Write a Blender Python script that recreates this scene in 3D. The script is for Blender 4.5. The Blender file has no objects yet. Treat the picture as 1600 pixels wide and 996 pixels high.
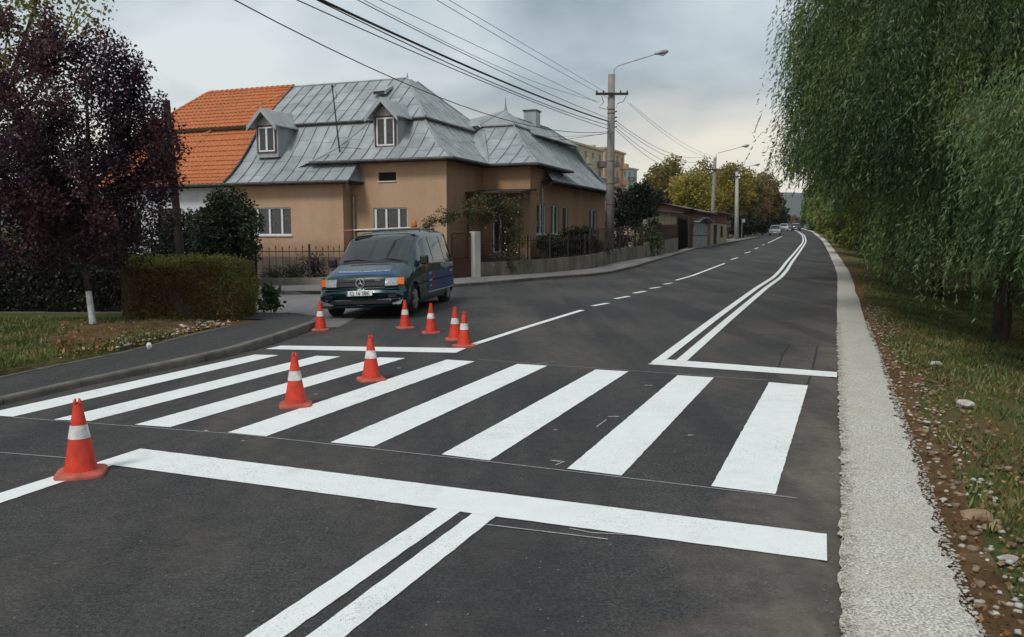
import bpy, bmesh, math, random
import numpy as np
from mathutils import Vector, Matrix
random.seed(7)
rng = np.random.default_rng(7)
C = bpy.context.scene.collection
sc = bpy.context.scene
R = math.radians

# ------------------------------------------------------------ camera
F, CH, PX, PY, HOR = 1280.0, 1.7, 800.0, 498.0, 367.0
PITCH = math.atan((PY - HOR) / F)
cd = bpy.data.cameras.new('camera')
cam = bpy.data.objects.new('camera', cd)
C.objects.link(cam)
cam.location = (0, 0, CH)
cam.rotation_euler = (math.pi / 2 - PITCH, 0, 0)
cd.sensor_width = 36
cd.lens = 36 * F / 1600
cd.clip_end = 12000
cd.clip_start = 0.05
sc.camera = cam
sc.view_settings.view_transform = 'Standard'
sc.view_settings.look = 'None'
sc.view_settings.exposure = 0.38
sc.view_settings.gamma = 1

# ------------------------------------------------------------ world and sun
SUN_EL, SUN_AZ = R(48), R(215)      # compass-like: measured from +Y towards +X
w = bpy.data.worlds.new('World')
sc.world = w
w.use_nodes = True
nt = w.node_tree
N, L = nt.nodes, nt.links
N.clear()
out = N.new('ShaderNodeOutputWorld')
bg = N.new('ShaderNodeBackground')
bg.inputs[1].default_value = 0.1
L.new(bg.outputs[0], out.inputs[0])
sky = N.new('ShaderNodeTexSky')
sky.sky_type = 'NISHITA'
sky.sun_disc = False
sky.sun_elevation = SUN_EL
sky.sun_rotation = SUN_AZ
tc = N.new('ShaderNodeTexCoord')
sep = N.new('ShaderNodeSeparateXYZ')
L.new(tc.outputs['Generated'], sep.inputs[0])
def wmath(op, a, b=None, clamp=False):
    n = N.new('ShaderNodeMath'); n.operation = op; n.use_clamp = clamp
    for i, q in enumerate((a, b)):
        if q is None: continue
        if isinstance(q, (int, float)): n.inputs[i].default_value = q
        else: L.new(q, n.inputs[i])
    return n.outputs[0]
def wramp(fac, stops):
    n = N.new('ShaderNodeValToRGB')
    el = n.color_ramp.elements
    while len(el) < len(stops): el.new(0.5)
    for e, (p, c) in zip(el, stops):
        e.position = p; e.color = (*c, 1)
    L.new(fac, n.inputs[0])
    return n.outputs[0]
def wmix(f, a, b, mode='MIX'):
    n = N.new('ShaderNodeMix'); n.data_type = 'RGBA'; n.blend_type = mode
    for i, q in ((0, f), (6, a), (7, b)):
        if isinstance(q, (int, float)): n.inputs[i].default_value = q
        elif isinstance(q, tuple): n.inputs[i].default_value = (*q, 1)
        else: L.new(q, n.inputs[i])
    return n.outputs[2]
zc = wmath('MAXIMUM', sep.outputs[2], 0.0)
dz = wmath('ADD', zc, 0.22)
cx = wmath('DIVIDE', sep.outputs[0], dz)
cy = wmath('DIVIDE', sep.outputs[1], dz)
cmb = N.new('ShaderNodeCombineXYZ')
L.new(cx, cmb.inputs[0]); L.new(cy, cmb.inputs[1])
def wnoise(scale, det, off, dist=0.0, stretch=(1, 1, 1)):
    mp = N.new('ShaderNodeMapping'); mp.inputs['Location'].default_value = off
    mp.inputs['Scale'].default_value = stretch
    L.new(cmb.outputs[0], mp.inputs[0])
    n = N.new('ShaderNodeTexNoise'); n.inputs['Scale'].default_value = scale
    n.inputs['Detail'].default_value = det; n.inputs['Roughness'].default_value = 0.5
    n.inputs['Distortion'].default_value = dist
    L.new(mp.outputs[0], n.inputs['Vector'])
    return n.outputs['Fac']
n1 = wnoise(0.75, 5, (3.1, 1.7, 0), 0.5)
n2 = wnoise(2.2, 6, (8.0, 4.0, 0), 0.3)
mixn = wmath('ADD', wmath('MULTIPLY', n1, 0.75), wmath('MULTIPLY', n2, 0.25))
cloud = wramp(mixn, [(0.40, (2.55, 3.15, 3.6)), (0.50, (4.1, 4.75, 5.1)), (0.60, (6.2, 6.65, 6.8))])
# a paler warm break in the cloud low over the horizon
nb = wmath('MULTIPLY', wmath('SUBTRACT', wnoise(1.1, 4, (1.5, 9.0, 0), 0.3), 0.5), 0.16)
low = wramp(wmath('ADD', zc, nb), [(0.0, (1, 1, 1)), (0.085, (0.9, 0.9, 0.9)), (0.15, (0.15, 0.15, 0.15)), (0.21, (0, 0, 0))])
warm = wmix(wmath('MULTIPLY', n2, 1.0), (9.2, 8.3, 6.7), (8.3, 7.6, 6.3))
ccol = wmix(low, cloud, warm)
full = wmix(0.93, sky.outputs[0], ccol)
L.new(full, bg.inputs[0])

sd = bpy.data.lights.new('sun', 'SUN')
sd.energy = 1.5
sd.angle = R(14)
sd.color = (1.0, 0.96, 0.9)
sun = bpy.data.objects.new('sun', sd)
C.objects.link(sun)
dirv = Vector((math.sin(SUN_AZ) * math.cos(SUN_EL), math.cos(SUN_AZ) * math.cos(SUN_EL), math.sin(SUN_EL)))
sun.rotation_euler = dirv.to_track_quat('Z', 'Y').to_euler()

# ------------------------------------------------------------ ground heights and sight lines
KN = [(0, 0), (34, 0), (45, .2), (85, .8), (100, 1.1), (124, 1.6), (155, 2.3), (300, 4.1), (600, 7), (6000, 7)]
def interp(kn, y):
    if y <= kn[0][0]:
        (a, b), (d, e) = kn[0], kn[1]
        return b + (e - b) * (y - a) / (d - a)
    for (a, b), (d, e) in zip(kn, kn[1:]):
        if y <= d: return b + (e - b) * (y - a) / (d - a)
    (a, b), (d, e) = kn[-2], kn[-1]
    return b + (e - b) * (y - a) / (d - a)
def hz(x, y):
    b = 0.0 if y <= 0 else interp(KN, min(y, 5999))
    b += 0.10 * math.exp(-(((x + 1.3) / 1.3) ** 2 + ((y - 19.5) / 2.6) ** 2))
    return b
ct, st_ = math.cos(PITCH), math.sin(PITCH)
def ray(x, y):
    u, v = (x - PX) / F, (PY - y) / F
    return (u, ct + v * st_, -st_ + v * ct)
def at(x, y, Y):
    r = ray(x, y); t = Y / r[1]
    return Vector((r[0] * t, Y, CH + r[2] * t))
def G(x, y, z=0.0):
    r = ray(x, y)
    lo, hi = 2.0, 900.0
    for _ in range(45):
        m = (lo + hi) / 2
        if CH + r[2] * m / r[1] > hz(r[0] * m / r[1], m) + z: lo = m
        else: hi = m
    X = r[0] * lo / r[1]
    return Vector((X, lo, hz(X, lo) + z))
XR = [(-6, -2.26), (3.41, 1.465), (6.43, 2.665), (9.69, 3.94), (16.4, 6.57), (34.9, 13.9), (56.9, 22.0), (96.4, 36.4), (148.8, 54.2), (300, 104.5), (700, 236)]
XK = [(-8, -10.6), (0, -7.9), (5, -6.15), (8.05, -5.12), (8.9, -4.9), (10.0, -4.5), (11.4, -3.95), (12.7, -3.72), (14.3, -3.62), (15.3, -3.55)]
XIN = [(-8, -11.9), (0, -9.4), (5, -7.5), (9.2, -5.85), (10.1, -5.62), (11.2, -5.25), (13.3, -4.95), (14.8, -4.72)]
KH = [(0, .055), (9, .06), (12.5, .12), (16, .125), (50, .125)]
FK = [(23.2, -7.3), (23.3, -5.4), (25.2, -3.2), (26.7, -1.9), (28.4, -0.5), (31.7, 1.55), (33.6, 3.1), (35.5, 4.3), (39.1, 5.7), (49.8, 9.3), (66.3, 14.75), (86.5, 22.9), (112, 34.0), (150, 46.2), (300, 94.6), (700, 226)]
def xr(y):
    w_ = max(0.0, y - 14) * .16
    return interp(XR, y) if w_ <= 0 else sum(interp(XR, y + w_ * k / 4) for k in range(-4, 5)) / 9

# ------------------------------------------------------------ materials
def newmat(name):
    m = bpy.data.materials.new(name); m.use_nodes = True
    n = m.node_tree.nodes; n.clear()
    o = n.new('ShaderNodeOutputMaterial'); b = n.new('ShaderNodeBsdfPrincipled')
    m.node_tree.links.new(b.outputs[0], o.inputs[0])
    return m, n, m.node_tree.links, b, o
def setv(b, **k):
    for key, v in k.items():
        key = key.replace('_', ' ')
        if key in b.inputs: b.inputs[key].default_value = v
class NT:
    def __init__(s, n, l): s.n, s.l = n, l
    def co(s, kind='Object'):
        t = s.n.new('ShaderNodeTexCoord'); return t.outputs[kind]
    def pos(s):
        t = s.n.new('ShaderNodeNewGeometry'); return t.outputs['Position']
    def island(s):
        t = s.n.new('ShaderNodeNewGeometry'); return t.outputs['Random Per Island']
    def objrand(s):
        t = s.n.new('ShaderNodeObjectInfo'); return t.outputs['Random']
    def map(s, v, sc_=(1, 1, 1), rot=(0, 0, 0), loc=(0, 0, 0)):
        t = s.n.new('ShaderNodeMapping'); t.inputs['Scale'].default_value = sc_; t.inputs['Rotation'].default_value = rot
        t.inputs['Location'].default_value = loc
        s.l.new(v, t.inputs[0]); return t.outputs[0]
    def noise(s, v, scale, det=4, rough=.55, dist=0):
        t = s.n.new('ShaderNodeTexNoise'); t.inputs['Scale'].default_value = scale; t.inputs['Detail'].default_value = det
        t.inputs['Roughness'].default_value = rough; t.inputs['Distortion'].default_value = dist
        s.l.new(v, t.inputs['Vector']); return t.outputs['Fac']
    def voro(s, v, scale, out='Distance', feat='F1'):
        t = s.n.new('ShaderNodeTexVoronoi'); t.inputs['Scale'].default_value = scale; t.feature = feat
        s.l.new(v, t.inputs['Vector']); return t.outputs[out]
    def ramp(s, f, stops):
        t = s.n.new('ShaderNodeValToRGB'); e = t.color_ramp.elements
        while len(e) < len(stops): e.new(.5)
        for q, (p, c) in zip(e, stops):
            q.position = p
            if not isinstance(c, tuple): c = (c, c, c)
            q.color = (*c, 1)
        s.l.new(f, t.inputs[0]); return t.outputs[0]
    def mix(s, f, a, b, mode='MIX'):
        t = s.n.new('ShaderNodeMix'); t.data_type = 'RGBA'; t.blend_type = mode
        for i, q in ((0, f), (6, a), (7, b)):
            if isinstance(q, (int, float)): t.inputs[i].default_value = q
            elif isinstance(q, tuple): t.inputs[i].default_value = (*q, 1)
            else: s.l.new(q, t.inputs[i])
        return t.outputs[2]
    def m(s, op, a, b=0.0):
        t = s.n.new('ShaderNodeMath'); t.operation = op
        for i, q in enumerate((a, b)):
            if isinstance(q, (int, float)): t.inputs[i].default_value = q
            else: s.l.new(q, t.inputs[i])
        return t.outputs[0]
    def bump(s, h, b, strength=.3, dist=.01):
        t = s.n.new('ShaderNodeBump'); t.inputs['Strength'].default_value = strength; t.inputs['Distance'].default_value = dist
        s.l.new(h, t.inputs['Height']); s.l.new(t.outputs[0], b.inputs['Normal'])
def M(name, c1, c2=None, scale=3.0, rough=.8, bump=0.0, bscale=60, metal=0.0, spec=.4, dist=.006, stretch=(1, 1, 1), rand=0.0, coat=0.0):
    m, n, l, b, o = newmat(name)
    t = NT(n, l)
    c2 = c2 or tuple(v * .75 for v in c1)
    v = t.map(t.pos(), stretch)
    f = t.ramp(t.noise(v, scale, 6, .6), [(.35, c2), (.65, c1)])
    if rand:
        r = t.m('ADD', t.m('MULTIPLY', t.objrand(), rand), 1 - rand / 2)
        cc = n.new('ShaderNodeCombineXYZ')
        for i in range(3): l.new(r, cc.inputs[i])
        f = t.mix(1.0, f, cc.outputs[0], 'MULTIPLY')
    l.new(f, b.inputs['Base Color'])
    setv(b, Roughness=rough, Metallic=metal, Specular_IOR_Level=spec, Coat_Weight=coat)
    if bump: t.bump(t.noise(v, bscale, 4), b, bump, dist)
    return m
def leafmat(name, cols, trans=.35, cscale=.9):
    m, n, l, b, o = newmat(name)
    t = NT(n, l)
    f = t.m('ADD', t.m('MULTIPLY', t.island(), .42), t.m('ADD', t.m('MULTIPLY', t.m('SUBTRACT', t.noise(t.pos(), cscale, 3), .5), 1.5), .30))
    k = len(cols)
    col = t.ramp(f, [(.2 + .6 * i / (k - 1), c) for i, c in enumerate(cols)])
    d = n.new('ShaderNodeBsdfDiffuse'); tr = n.new('ShaderNodeBsdfTranslucent'); mx = n.new('ShaderNodeMixShader')
    gl = n.new('ShaderNodeBsdfGlossy'); gl.inputs['Roughness'].default_value = .5
    gl.inputs['Color'].default_value = (.5, .5, .5, 1)
    mg = n.new('ShaderNodeMixShader'); mg.inputs[0].default_value = .05
    l.new(col, d.inputs[0]); l.new(col, tr.inputs[0]); mx.inputs[0].default_value = trans
    l.new(d.outputs[0], mx.inputs[1]); l.new(tr.outputs[0], mx.inputs[2])
    l.new(mx.outputs[0], mg.inputs[1]); l.new(gl.outputs[0], mg.inputs[2]); l.new(mg.outputs[0], o.inputs[0])
    n.remove(b)
    return m
def asphalt(name, base=.052, patch=True):
    m, n, l, b, o = newmat(name); t = NT(n, l); p = t.pos()
    g = t.m('ADD', t.m('MULTIPLY', t.noise(p, 140, 3, .7), .5), t.m('MULTIPLY', t.noise(p, 48, 4, .75), .5))
    col = t.ramp(g, [(.39, (base * .35, base * .34, base * .35)), (.5, (base, base * .97, base * .97)), (.61, (base * 2.3, base * 2.15, base * 2.05))])
    big = t.noise(t.map(p, (1, .28, 1), (0, 0, R(-21))), .8, 5, .6, .4)
    col = t.mix(.55, col, t.ramp(big, [(.35, .34), (.65, .62)]), 'OVERLAY')
    if patch:
        # dusty brown bloom towards the right-hand edge, as on the road itself
        sp = n.new('ShaderNodeSeparateXYZ'); l.new(p, sp.inputs[0])
        edge = t.m('SUBTRACT', sp.outputs[0], t.m('MULTIPLY', sp.outputs[1], .392))
        e = t.m('ADD', edge, t.m('MULTIPLY', t.noise(p, 1.3, 5, .65), 1.9))
        dust = t.ramp(t.m('MULTIPLY', e, .4), [(.08, 0.0), (.44, .9)])
        far = t.ramp(t.m('MULTIPLY', sp.outputs[1], .02), [(.1, 1.0), (.55, .25)])
        dm = t.m('MULTIPLY', dust, far)
        col = t.mix(t.m('MULTIPLY', dm, .8), col, (.185, .158, .125))
        bl = t.noise(t.map(p, (1, .5, 1), (0, 0, R(-21))), .45, 6, .7, .5)
        col = t.mix(t.ramp(bl, [(.47, 0.0), (.66, .6)]), col, (.115, .098, .083))
        tyre = t.noise(t.map(p, (1, .06, 1), (0, 0, R(-21)), (.3, 0, 0)), 1.1, 2)
        col = t.mix(t.ramp(tyre, [(.42, .45), (.52, 0.0)]), col, (.026, .026, .028))
        seam = t.noise(t.map(p, (1, .12, 1), (0, 0, R(-21))), 1.7, 3)
        col = t.mix(t.ramp(seam, [(.60, 0.0), (.75, .25)]), col, (.10, .092, .082))
        # pale trail of track-out dust
    md = t.noise(p, 7, 6, .75)
    col = t.mix(.75, col, t.ramp(md, [(.34, .36), (.66, .62)]), 'OVERLAY')
    fl = t.voro(p, 13); fc = t.noise(p, 1.9, 3)
    col = t.mix(t.m('MULTIPLY', t.ramp(fl, [(.05, .9), (.09, 0.0)]), t.ramp(fc, [(.46, 0.0), (.56, 1.0)])), col, (.26, .23, .19))
    l.new(col, b.inputs['Base Color'])
    setv(b, Roughness=.88, Specular_IOR_Level=.25)
    t.bump(t.noise(p, 110, 3, .7), b, .55, .006)
    return m
def paintmat():
    m, n, l, b, o = newmat('road_paint'); t = NT(n, l); p = t.pos()
    col = t.ramp(t.noise(p, 5, 5), [(.3, (.76, .785, .76)), (.7, (.82, .84, .82))])
    pits = t.noise(p, 75, 3, .85)
    clus = t.noise(p, 1.1, 3)
    pm = t.m('MAXIMUM', t.m('MULTIPLY', t.ramp(pits, [(.57, 0.0), (.63, .85)]), t.ramp(clus, [(.42, .14), (.60, .9)])), t.m('MULTIPLY', t.ramp(t.noise(p, 2.3, 5, .7), [(.56, 0.0), (.75, .35)]), .6))
    col = t.mix(pm, col, (.14, .14, .13))
    l.new(col, b.inputs['Base Color']); setv(b, Roughness=.8, Specular_IOR_Level=.25)
    t.bump(t.noise(p, 90, 3, .8), b, .7, .006)
    return m
def gravelmat():
    m, n, l, b, o = newmat('crushed_gravel'); t = NT(n, l); p = t.pos()
    v = t.voro(p, 80); vc = t.voro(p, 80, 'Color')
    g = t.ramp(vc, [(.0, (.40, .375, .32)), (.5, (.58, .555, .49)), (1, (.76, .74, .68))])
    g = t.mix(t.ramp(v, [(.45, 0.0), (.75, .75)]), g, (.2, .185, .16))
    g = t.mix(t.m('MULTIPLY', t.ramp(t.noise(p, 1.6, 5), [(.45, 0.0), (.7, .5)]), 1.0), g, (.42, .37, .28))
    l.new(g, b.inputs['Base Color']); setv(b, Roughness=.9)
    t.bump(t.m('SUBTRACT', 1.0, v), b, .6, .012)
    return m
def groundmat():
    m, n, l, b, o = newmat('grassy_earth'); t = NT(n, l); p = t.pos()
    a = t.noise(p, .55, 6, .6, .6); f = t.noise(p, 45, 4, .7)
    col = t.ramp(a, [(.36, (.15, .095, .045)), (.48, (.12, .105, .042)), (.6, (.07, .10, .028)), (.72, (.05, .08, .022))])
    col = t.mix(.6, col, t.ramp(f, [(.3, .25), (.7, .75)]), 'OVERLAY')
    l.new(col, b.inputs['Base Color']); setv(b, Roughness=.95, Specular_IOR_Level=.1)
    t.bump(f, b, .8, .04)
    return m
def dirtmat():
    m, n, l, b, o = newmat('rusty_dirt'); t = NT(n, l); p = t.pos()
    a = t.noise(p, 3, 6, .7); f = t.noise(p, 60, 4, .7)
    col = t.ramp(a, [(.3, (.085, .045, .022)), (.5, (.135, .08, .038)), (.7, (.2, .145, .085))])
    col = t.mix(.5, col, t.ramp(f, [(.3, .3), (.7, .72)]), 'OVERLAY')
    l.new(col, b.inputs['Base Color']); setv(b, Roughness=.95, Specular_IOR_Level=.1)
    t.bump(f, b, .9, .03)
    return m
def roofmetal():
    m, n, l, b, o = newmat('galvanised_sheet'); t = NT(n, l); p = t.pos()
    col = t.ramp(t.noise(t.map(p, (1, 1, .4)), 1.6, 6, .6), [(.3, (.25, .275, .285)), (.55, (.34, .365, .375)), (.75, (.44, .455, .455))])
    r = t.m('ADD', t.m('MULTIPLY', t.objrand(), .15), .93)
    cc = n.new('ShaderNodeCombineXYZ')
    for i in range(3): l.new(r, cc.inputs[i])
    col = t.mix(1.0, col, cc.outputs[0], 'MULTIPLY')
    st = t.noise(t.map(p, (6, 6, .5)), 2.0, 4)
    col = t.mix(t.ramp(st, [(.58, 0.0), (.8, .3)]), col, (.24, .235, .21))
    l.new(col, b.inputs['Base Color']); setv(b, Roughness=.5, Metallic=.35, Specular_IOR_Level=.4)
    t.bump(t.noise(p, 3.0, 3), b, .3, .03)
    return m
def tilemat():
    m, n, l, b, o = newmat('orange_clay_tile'); t = NT(n, l); p = t.pos()
    col = t.ramp(t.noise(p, 9, 4, .7), [(.3, (.30, .085, .03)), (.5, (.44, .135, .045)), (.7, (.56, .20, .075))])
    col = t.mix(t.ramp(t.noise(p, .9, 4), [(.5, 0.0), (.75, .5)]), col, (.25, .10, .05))
    l.new(col, b.inputs['Base Color']); setv(b, Roughness=.85)
    return m
def stainwall(name, c, dark, scale=1.2, zlow=None, low=None):
    m, n, l, b, o = newmat(name); t = NT(n, l); p = t.pos()
    k = t.noise(t.map(p, (1, 1, .35)), scale, 6, .65)
    col = t.ramp(k, [(.3, dark), (.62, c)])
    f = t.noise(p, 25, 4)
    col = t.mix(.2, col, t.ramp(f, [(.3, .3), (.7, .7)]), 'OVERLAY')
    if zlow is not None:
        sp = n.new('ShaderNodeSeparateXYZ'); l.new(p, sp.inputs[0])
        e = t.m('ADD', sp.outputs[2], t.m('MULTIPLY', t.noise(p, 2.5, 4), .5))
        col = t.mix(t.ramp(t.m('MULTIPLY', e, .25), [((zlow) * .25, .75), ((zlow + .9) * .25, 0.0)]), col, low)
        rn = t.noise(t.map(p, (5, 5, .22)), 1.3, 5, .7)
        col = t.mix(t.ramp(rn, [(.6, 0.0), (.76, .22)]), col, low)
    l.new(col, b.inputs['Base Color']); setv(b, Roughness=.92, Specular_IOR_Level=.2)
    t.bump(t.noise(p, 40, 4), b, .3, .01)
    return m
def glassmat(name, c=(.02, .025, .03), rough=.08):
    m, n, l, b, o = newmat(name); t = NT(n, l)
    col = t.ramp(t.noise(t.pos(), 2.5, 3), [(.3, tuple(v * .7 for v in c)), (.7, tuple(v * 1.4 for v in c))])
    l.new(col, b.inputs['Base Color']); setv(b, Roughness=rough, Specular_IOR_Level=.5)
    return m
def curtainmat(name='lace_curtain'):
    m, n, l, b, o = newmat(name); t = NT(n, l)
    v = t.voro(t.pos(), 9)
    col = t.ramp(v, [(.1, (.055, .07, .075)), (.5, (.025, .034, .038))])
    st = t.noise(t.map(t.pos(), (9, 9, .6)), 2.0, 2)
    col = t.mix(.5, col, t.ramp(st, [(.3, .2), (.7, .7)]), 'OVERLAY')
    l.new(col, b.inputs['Base Color']); setv(b, Roughness=.12, Specular_IOR_Level=.55)
    return m
def emis(name, c, s):
    m, n, l, b, o = newmat(name)
    t = NT(n, l)
    col = t.ramp(t.noise(t.pos(), 20, 2), [(.3, tuple(v * .8 for v in c)), (.7, c)])
    l.new(col, b.inputs['Base Color']); l.new(col, b.inputs['Emission Color']); setv(b, Roughness=.3, Emission_Strength=s)
    return m
mt = dict(
    asphalt=asphalt('fresh_asphalt', .050), walk=asphalt('pavement_asphalt', .05, False), oldasph=asphalt('old_asphalt', .17, False),
    paint=paintmat(), gravel=gravelmat(), ground=groundmat(), dirt=dirtmat(), roof=roofmetal(), tile=tilemat(),
    chalk=M('chalk', (.45, .45, .44), (.25, .25, .25), 40, .9),
    kerb=M('kerb_concrete', (.17, .155, .135), (.10, .09, .078), 4, .9, .4, 60, rand=.25),
    conc=stainwall('garden_wall_concrete', (.26, .235, .19), (.10, .085, .065), 1.6),
    pole=M('pole_concrete', (.27, .25, .22), (.18, .165, .15), 3, .85, .3, 40, stretch=(1, 1, .5)),
    polew=M('pale_pole_concrete', (.45, .43, .39), (.33, .31, .28), 3, .85),
    plaster=stainwall('tan_plaster', (.48, .32, .21), (.40, .26, .165), .9, .95, (.13, .085, .055)),
    plaster2=stainwall('ochre_plaster', (.39, .24, .15), (.30, .18, .11), .9, .95, (.13, .08, .05)),
    plinth=stainwall('plinth', (.13, .10, .085), (.08, .06, .05), 2),
    white=stainwall('white_plaster', (.62, .64, .66), (.45, .47, .5), 1),
    frame=M('white_frame', (.72, .73, .74), (.6, .6, .62), 6, .45),
    maroon=M('maroon_trim', (.09, .028, .03), None, 6, .6),
    glass=glassmat('window_glass'), curtain=curtainmat(),
    gutter=M('dark_gutter', (.10, .10, .105), (.05, .045, .045), 5, .5, metal=.4),
    zinc=M('zinc_pipe', (.35, .36, .36), (.22, .22, .22), 5, .45, metal=.5),
    iron=M('rusty_iron', (.055, .033, .025), (.03, .02, .018), 12, .8, .3),
    gate=M('brown_gate_iron', (.10, .04, .028), (.06, .026, .02), 6, .65),
    post=stainwall('pale_post', (.50, .49, .45), (.34, .33, .3), 2.5),
    cone=M('cone_orange', (.72, .05, .018), (.46, .035, .018), 11, .5, .15, 60),
    coneb=M('cone_base_rubber', (.52, .12, .085), (.30, .065, .045), 10, .7, .2, 60),
    band=M('reflective_band', (.78, .78, .77), (.50, .49, .47), 14, .4),
    bandgrime=M('scuff', (.3, .28, .26), (.2, .19, .18), 30, .8),
    bark=M('bark', (.075, .055, .04), (.03, .022, .017), 9, .95, .9, 14, dist=.04, stretch=(1, 1, .3)),
    whitew=M('whitewash', (.55, .56, .55), (.34, .34, .33), 9, .95, .3, 30),
    stem=M('stem', (.10, .07, .045), (.06, .04, .03), 8, .9),
    wood=M('dark_wood', (.045, .03, .022), (.025, .018, .014), 5, .9, .4, 20, stretch=(1, 1, .2)),
    brick=M('shed_brick', (.28, .12, .085), (.19, .085, .06), 14, .9, .3, 30, rand=.4),
    shedw=stainwall('shed_plaster', (.5, .43, .31), (.33, .27, .19), 1.2),
    shedo=stainwall('shed_rust_wall', (.30, .15, .085), (.2, .10, .06), 1.5),
    sheet=M('grey_metal_door', (.36, .39, .38), (.24, .26, .25), 4, .7),
    felt=M('roof_felt', (.22, .18, .155), (.14, .12, .105), 4, .9, .3),
    picket=M('brown_picket', (.075, .035, .025), (.045, .022, .018), 5, .8, rand=.3),
    vanp=None, rubber=M('tyre_rubber', (.022, .022, .022), (.014, .014, .014), 20, .85),
    rim=M('alloy_rim', (.50, .51, .52), (.35, .35, .36), 8, .35, metal=.7),
    black=M('black_trim', (.018, .018, .02), (.012, .012, .013), 10, .5),
    lens=M('lamp_lens', (.45, .48, .5), (.25, .27, .29), 25, .1, spec=.8),
    amber=emis('amber_lens', (.75, .15, .012), .12),
    amberd=M('amber_beacon', (.5, .16, .05), (.4, .12, .04), 12, .3),
    chrome=M('chrome', (.75, .76, .78), (.6, .6, .62), 10, .2, metal=.9),
    plate=M('plate_white', (.75, .76, .75), (.62, .62, .62), 8, .4),
    blue=M('blue_livery', (.006, .055, .20), (.005, .045, .16), 3, .3, spec=.5),
    red=M('red_livery', (.45, .04, .03), (.3, .03, .02), 6, .35),
    txt=M('white_lettering', (.75, .78, .82), (.6, .64, .7), 8, .4),
    inkk=M('black_lettering', (.02, .02, .02), None, 8, .5),
    stone=M('pale_stone', (.52, .50, .45), (.27, .24, .20), 9, .9, .4, 30),
    stoneb=M('tan_stone', (.30, .21, .125), (.13, .085, .055), 9, .9, .4, 30),
    paper=M('paper_litter', (.7, .7, .68), (.55, .55, .53), 9, .8),
    hill=M('hill_cover', (.045, .06, .04), (.03, .042, .03), .004, .95),
    cable=M('cable_black', (.02, .02, .022), None, 8, .6),
    cream=stainwall('cream_block', (.50, .44, .34), (.40, .35, .27), .12),
    salmon=stainwall('salmon_block', (.55, .38, .28), (.46, .31, .23), .12),
    green=stainwall('green_block', (.42, .52, .46), (.34, .44, .4), .12),
    silver=M('silver_car_paint', (.35, .36, .38), (.28, .29, .3), 3, .3, metal=.5, coat=.6),
    whitep=M('white_car_paint', (.7, .71, .72), (.6, .6, .6), 3, .3, coat=.6),
    navy=M('dark_car_paint', (.03, .035, .05), (.02, .025, .035), 3, .25, coat=.6),
    dcrack=M('crack_filler', (.022, .022, .022), (.015, .015, .015), 30, .7),
)
mt['vanp'] = M('van_dark_teal_paint', (.003, .029, .035), (.002, .022, .028), 1.2, .22, spec=.5, coat=.5)
lf = dict(
    willow=leafmat('willow_leaf', [(.022, .052, .014), (.072, .13, .032), (.15, .22, .055), (.25, .31, .09)], .35, .55),
    willowd=leafmat('shade_darkened_willow_leaf', [(.012, .030, .011), (.040, .076, .022), (.085, .135, .04), (.16, .21, .065)], .3, .55),  # darker copy of the willow leaf, the crown's inner shade put into its colour
    willown=leafmat('near_willow_leaf', [(.03, .06, .02), (.065, .12, .038), (.12, .19, .06), (.2, .26, .11)]),
    willowy=leafmat('yellowing_willow_leaf', [(.07, .10, .02), (.14, .185, .033), (.23, .25, .045), (.3, .29, .06)]),
    plum=leafmat('plum_leaf', [(.009, .005, .011), (.024, .010, .021), (.045, .015, .026), (.095, .036, .034)], .25),
    maple=leafmat('thin_autumn_leaf', [(.10, .065, .022), (.17, .15, .04), (.19, .22, .06), (.32, .26, .08)], .4),
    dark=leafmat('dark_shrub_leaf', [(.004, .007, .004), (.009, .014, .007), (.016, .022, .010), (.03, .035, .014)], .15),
    hedge=leafmat('hedge_leaf', [(.09, .05, .02), (.16, .085, .028), (.13, .13, .032), (.20, .22, .05)], .25, .7),
    hedget=leafmat('hedge_top_leaf', [(.12, .08, .02), (.19, .19, .03), (.26, .28, .05), (.3, .28, .07)], .3),
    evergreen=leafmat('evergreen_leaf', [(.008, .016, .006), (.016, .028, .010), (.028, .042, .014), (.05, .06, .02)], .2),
    green=leafmat('garden_leaf', [(.018, .035, .012), (.035, .06, .018), (.06, .09, .03), (.10, .13, .05)], .3),
    rose=leafmat('rose_leaf', [(.02, .035, .015), (.04, .055, .02), (.08, .085, .03), (.14, .10, .05)], .3),
    yellow=leafmat('autumn_yellow_leaf', [(.14, .13, .024), (.25, .22, .035), (.37, .30, .05), (.46, .35, .07)], .4, .35),
    olive=leafmat('autumn_olive_leaf', [(.08, .075, .022), (.14, .12, .03), (.2, .165, .04), (.26, .19, .05)], .35, .35),
    brown=leafmat('autumn_brown_leaf', [(.10, .075, .03), (.17, .11, .045), (.24, .15, .06), (.27, .19, .08)], .35, .35),
    rust=leafmat('autumn_rust_leaf', [(.10, .07, .03), (.16, .095, .04), (.2, .12, .045), (.2, .15, .055)], .35, .35),
    litter=leafmat('fallen_leaf', [(.10, .04, .015), (.17, .075, .025), (.26, .14, .05), (.35, .23, .10)], .1, 3),
    grass=leafmat('grass_blade', [(.05, .075, .02), (.085, .125, .03), (.15, .17, .045), (.27, .21, .085)], .3, .9),
)

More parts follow.
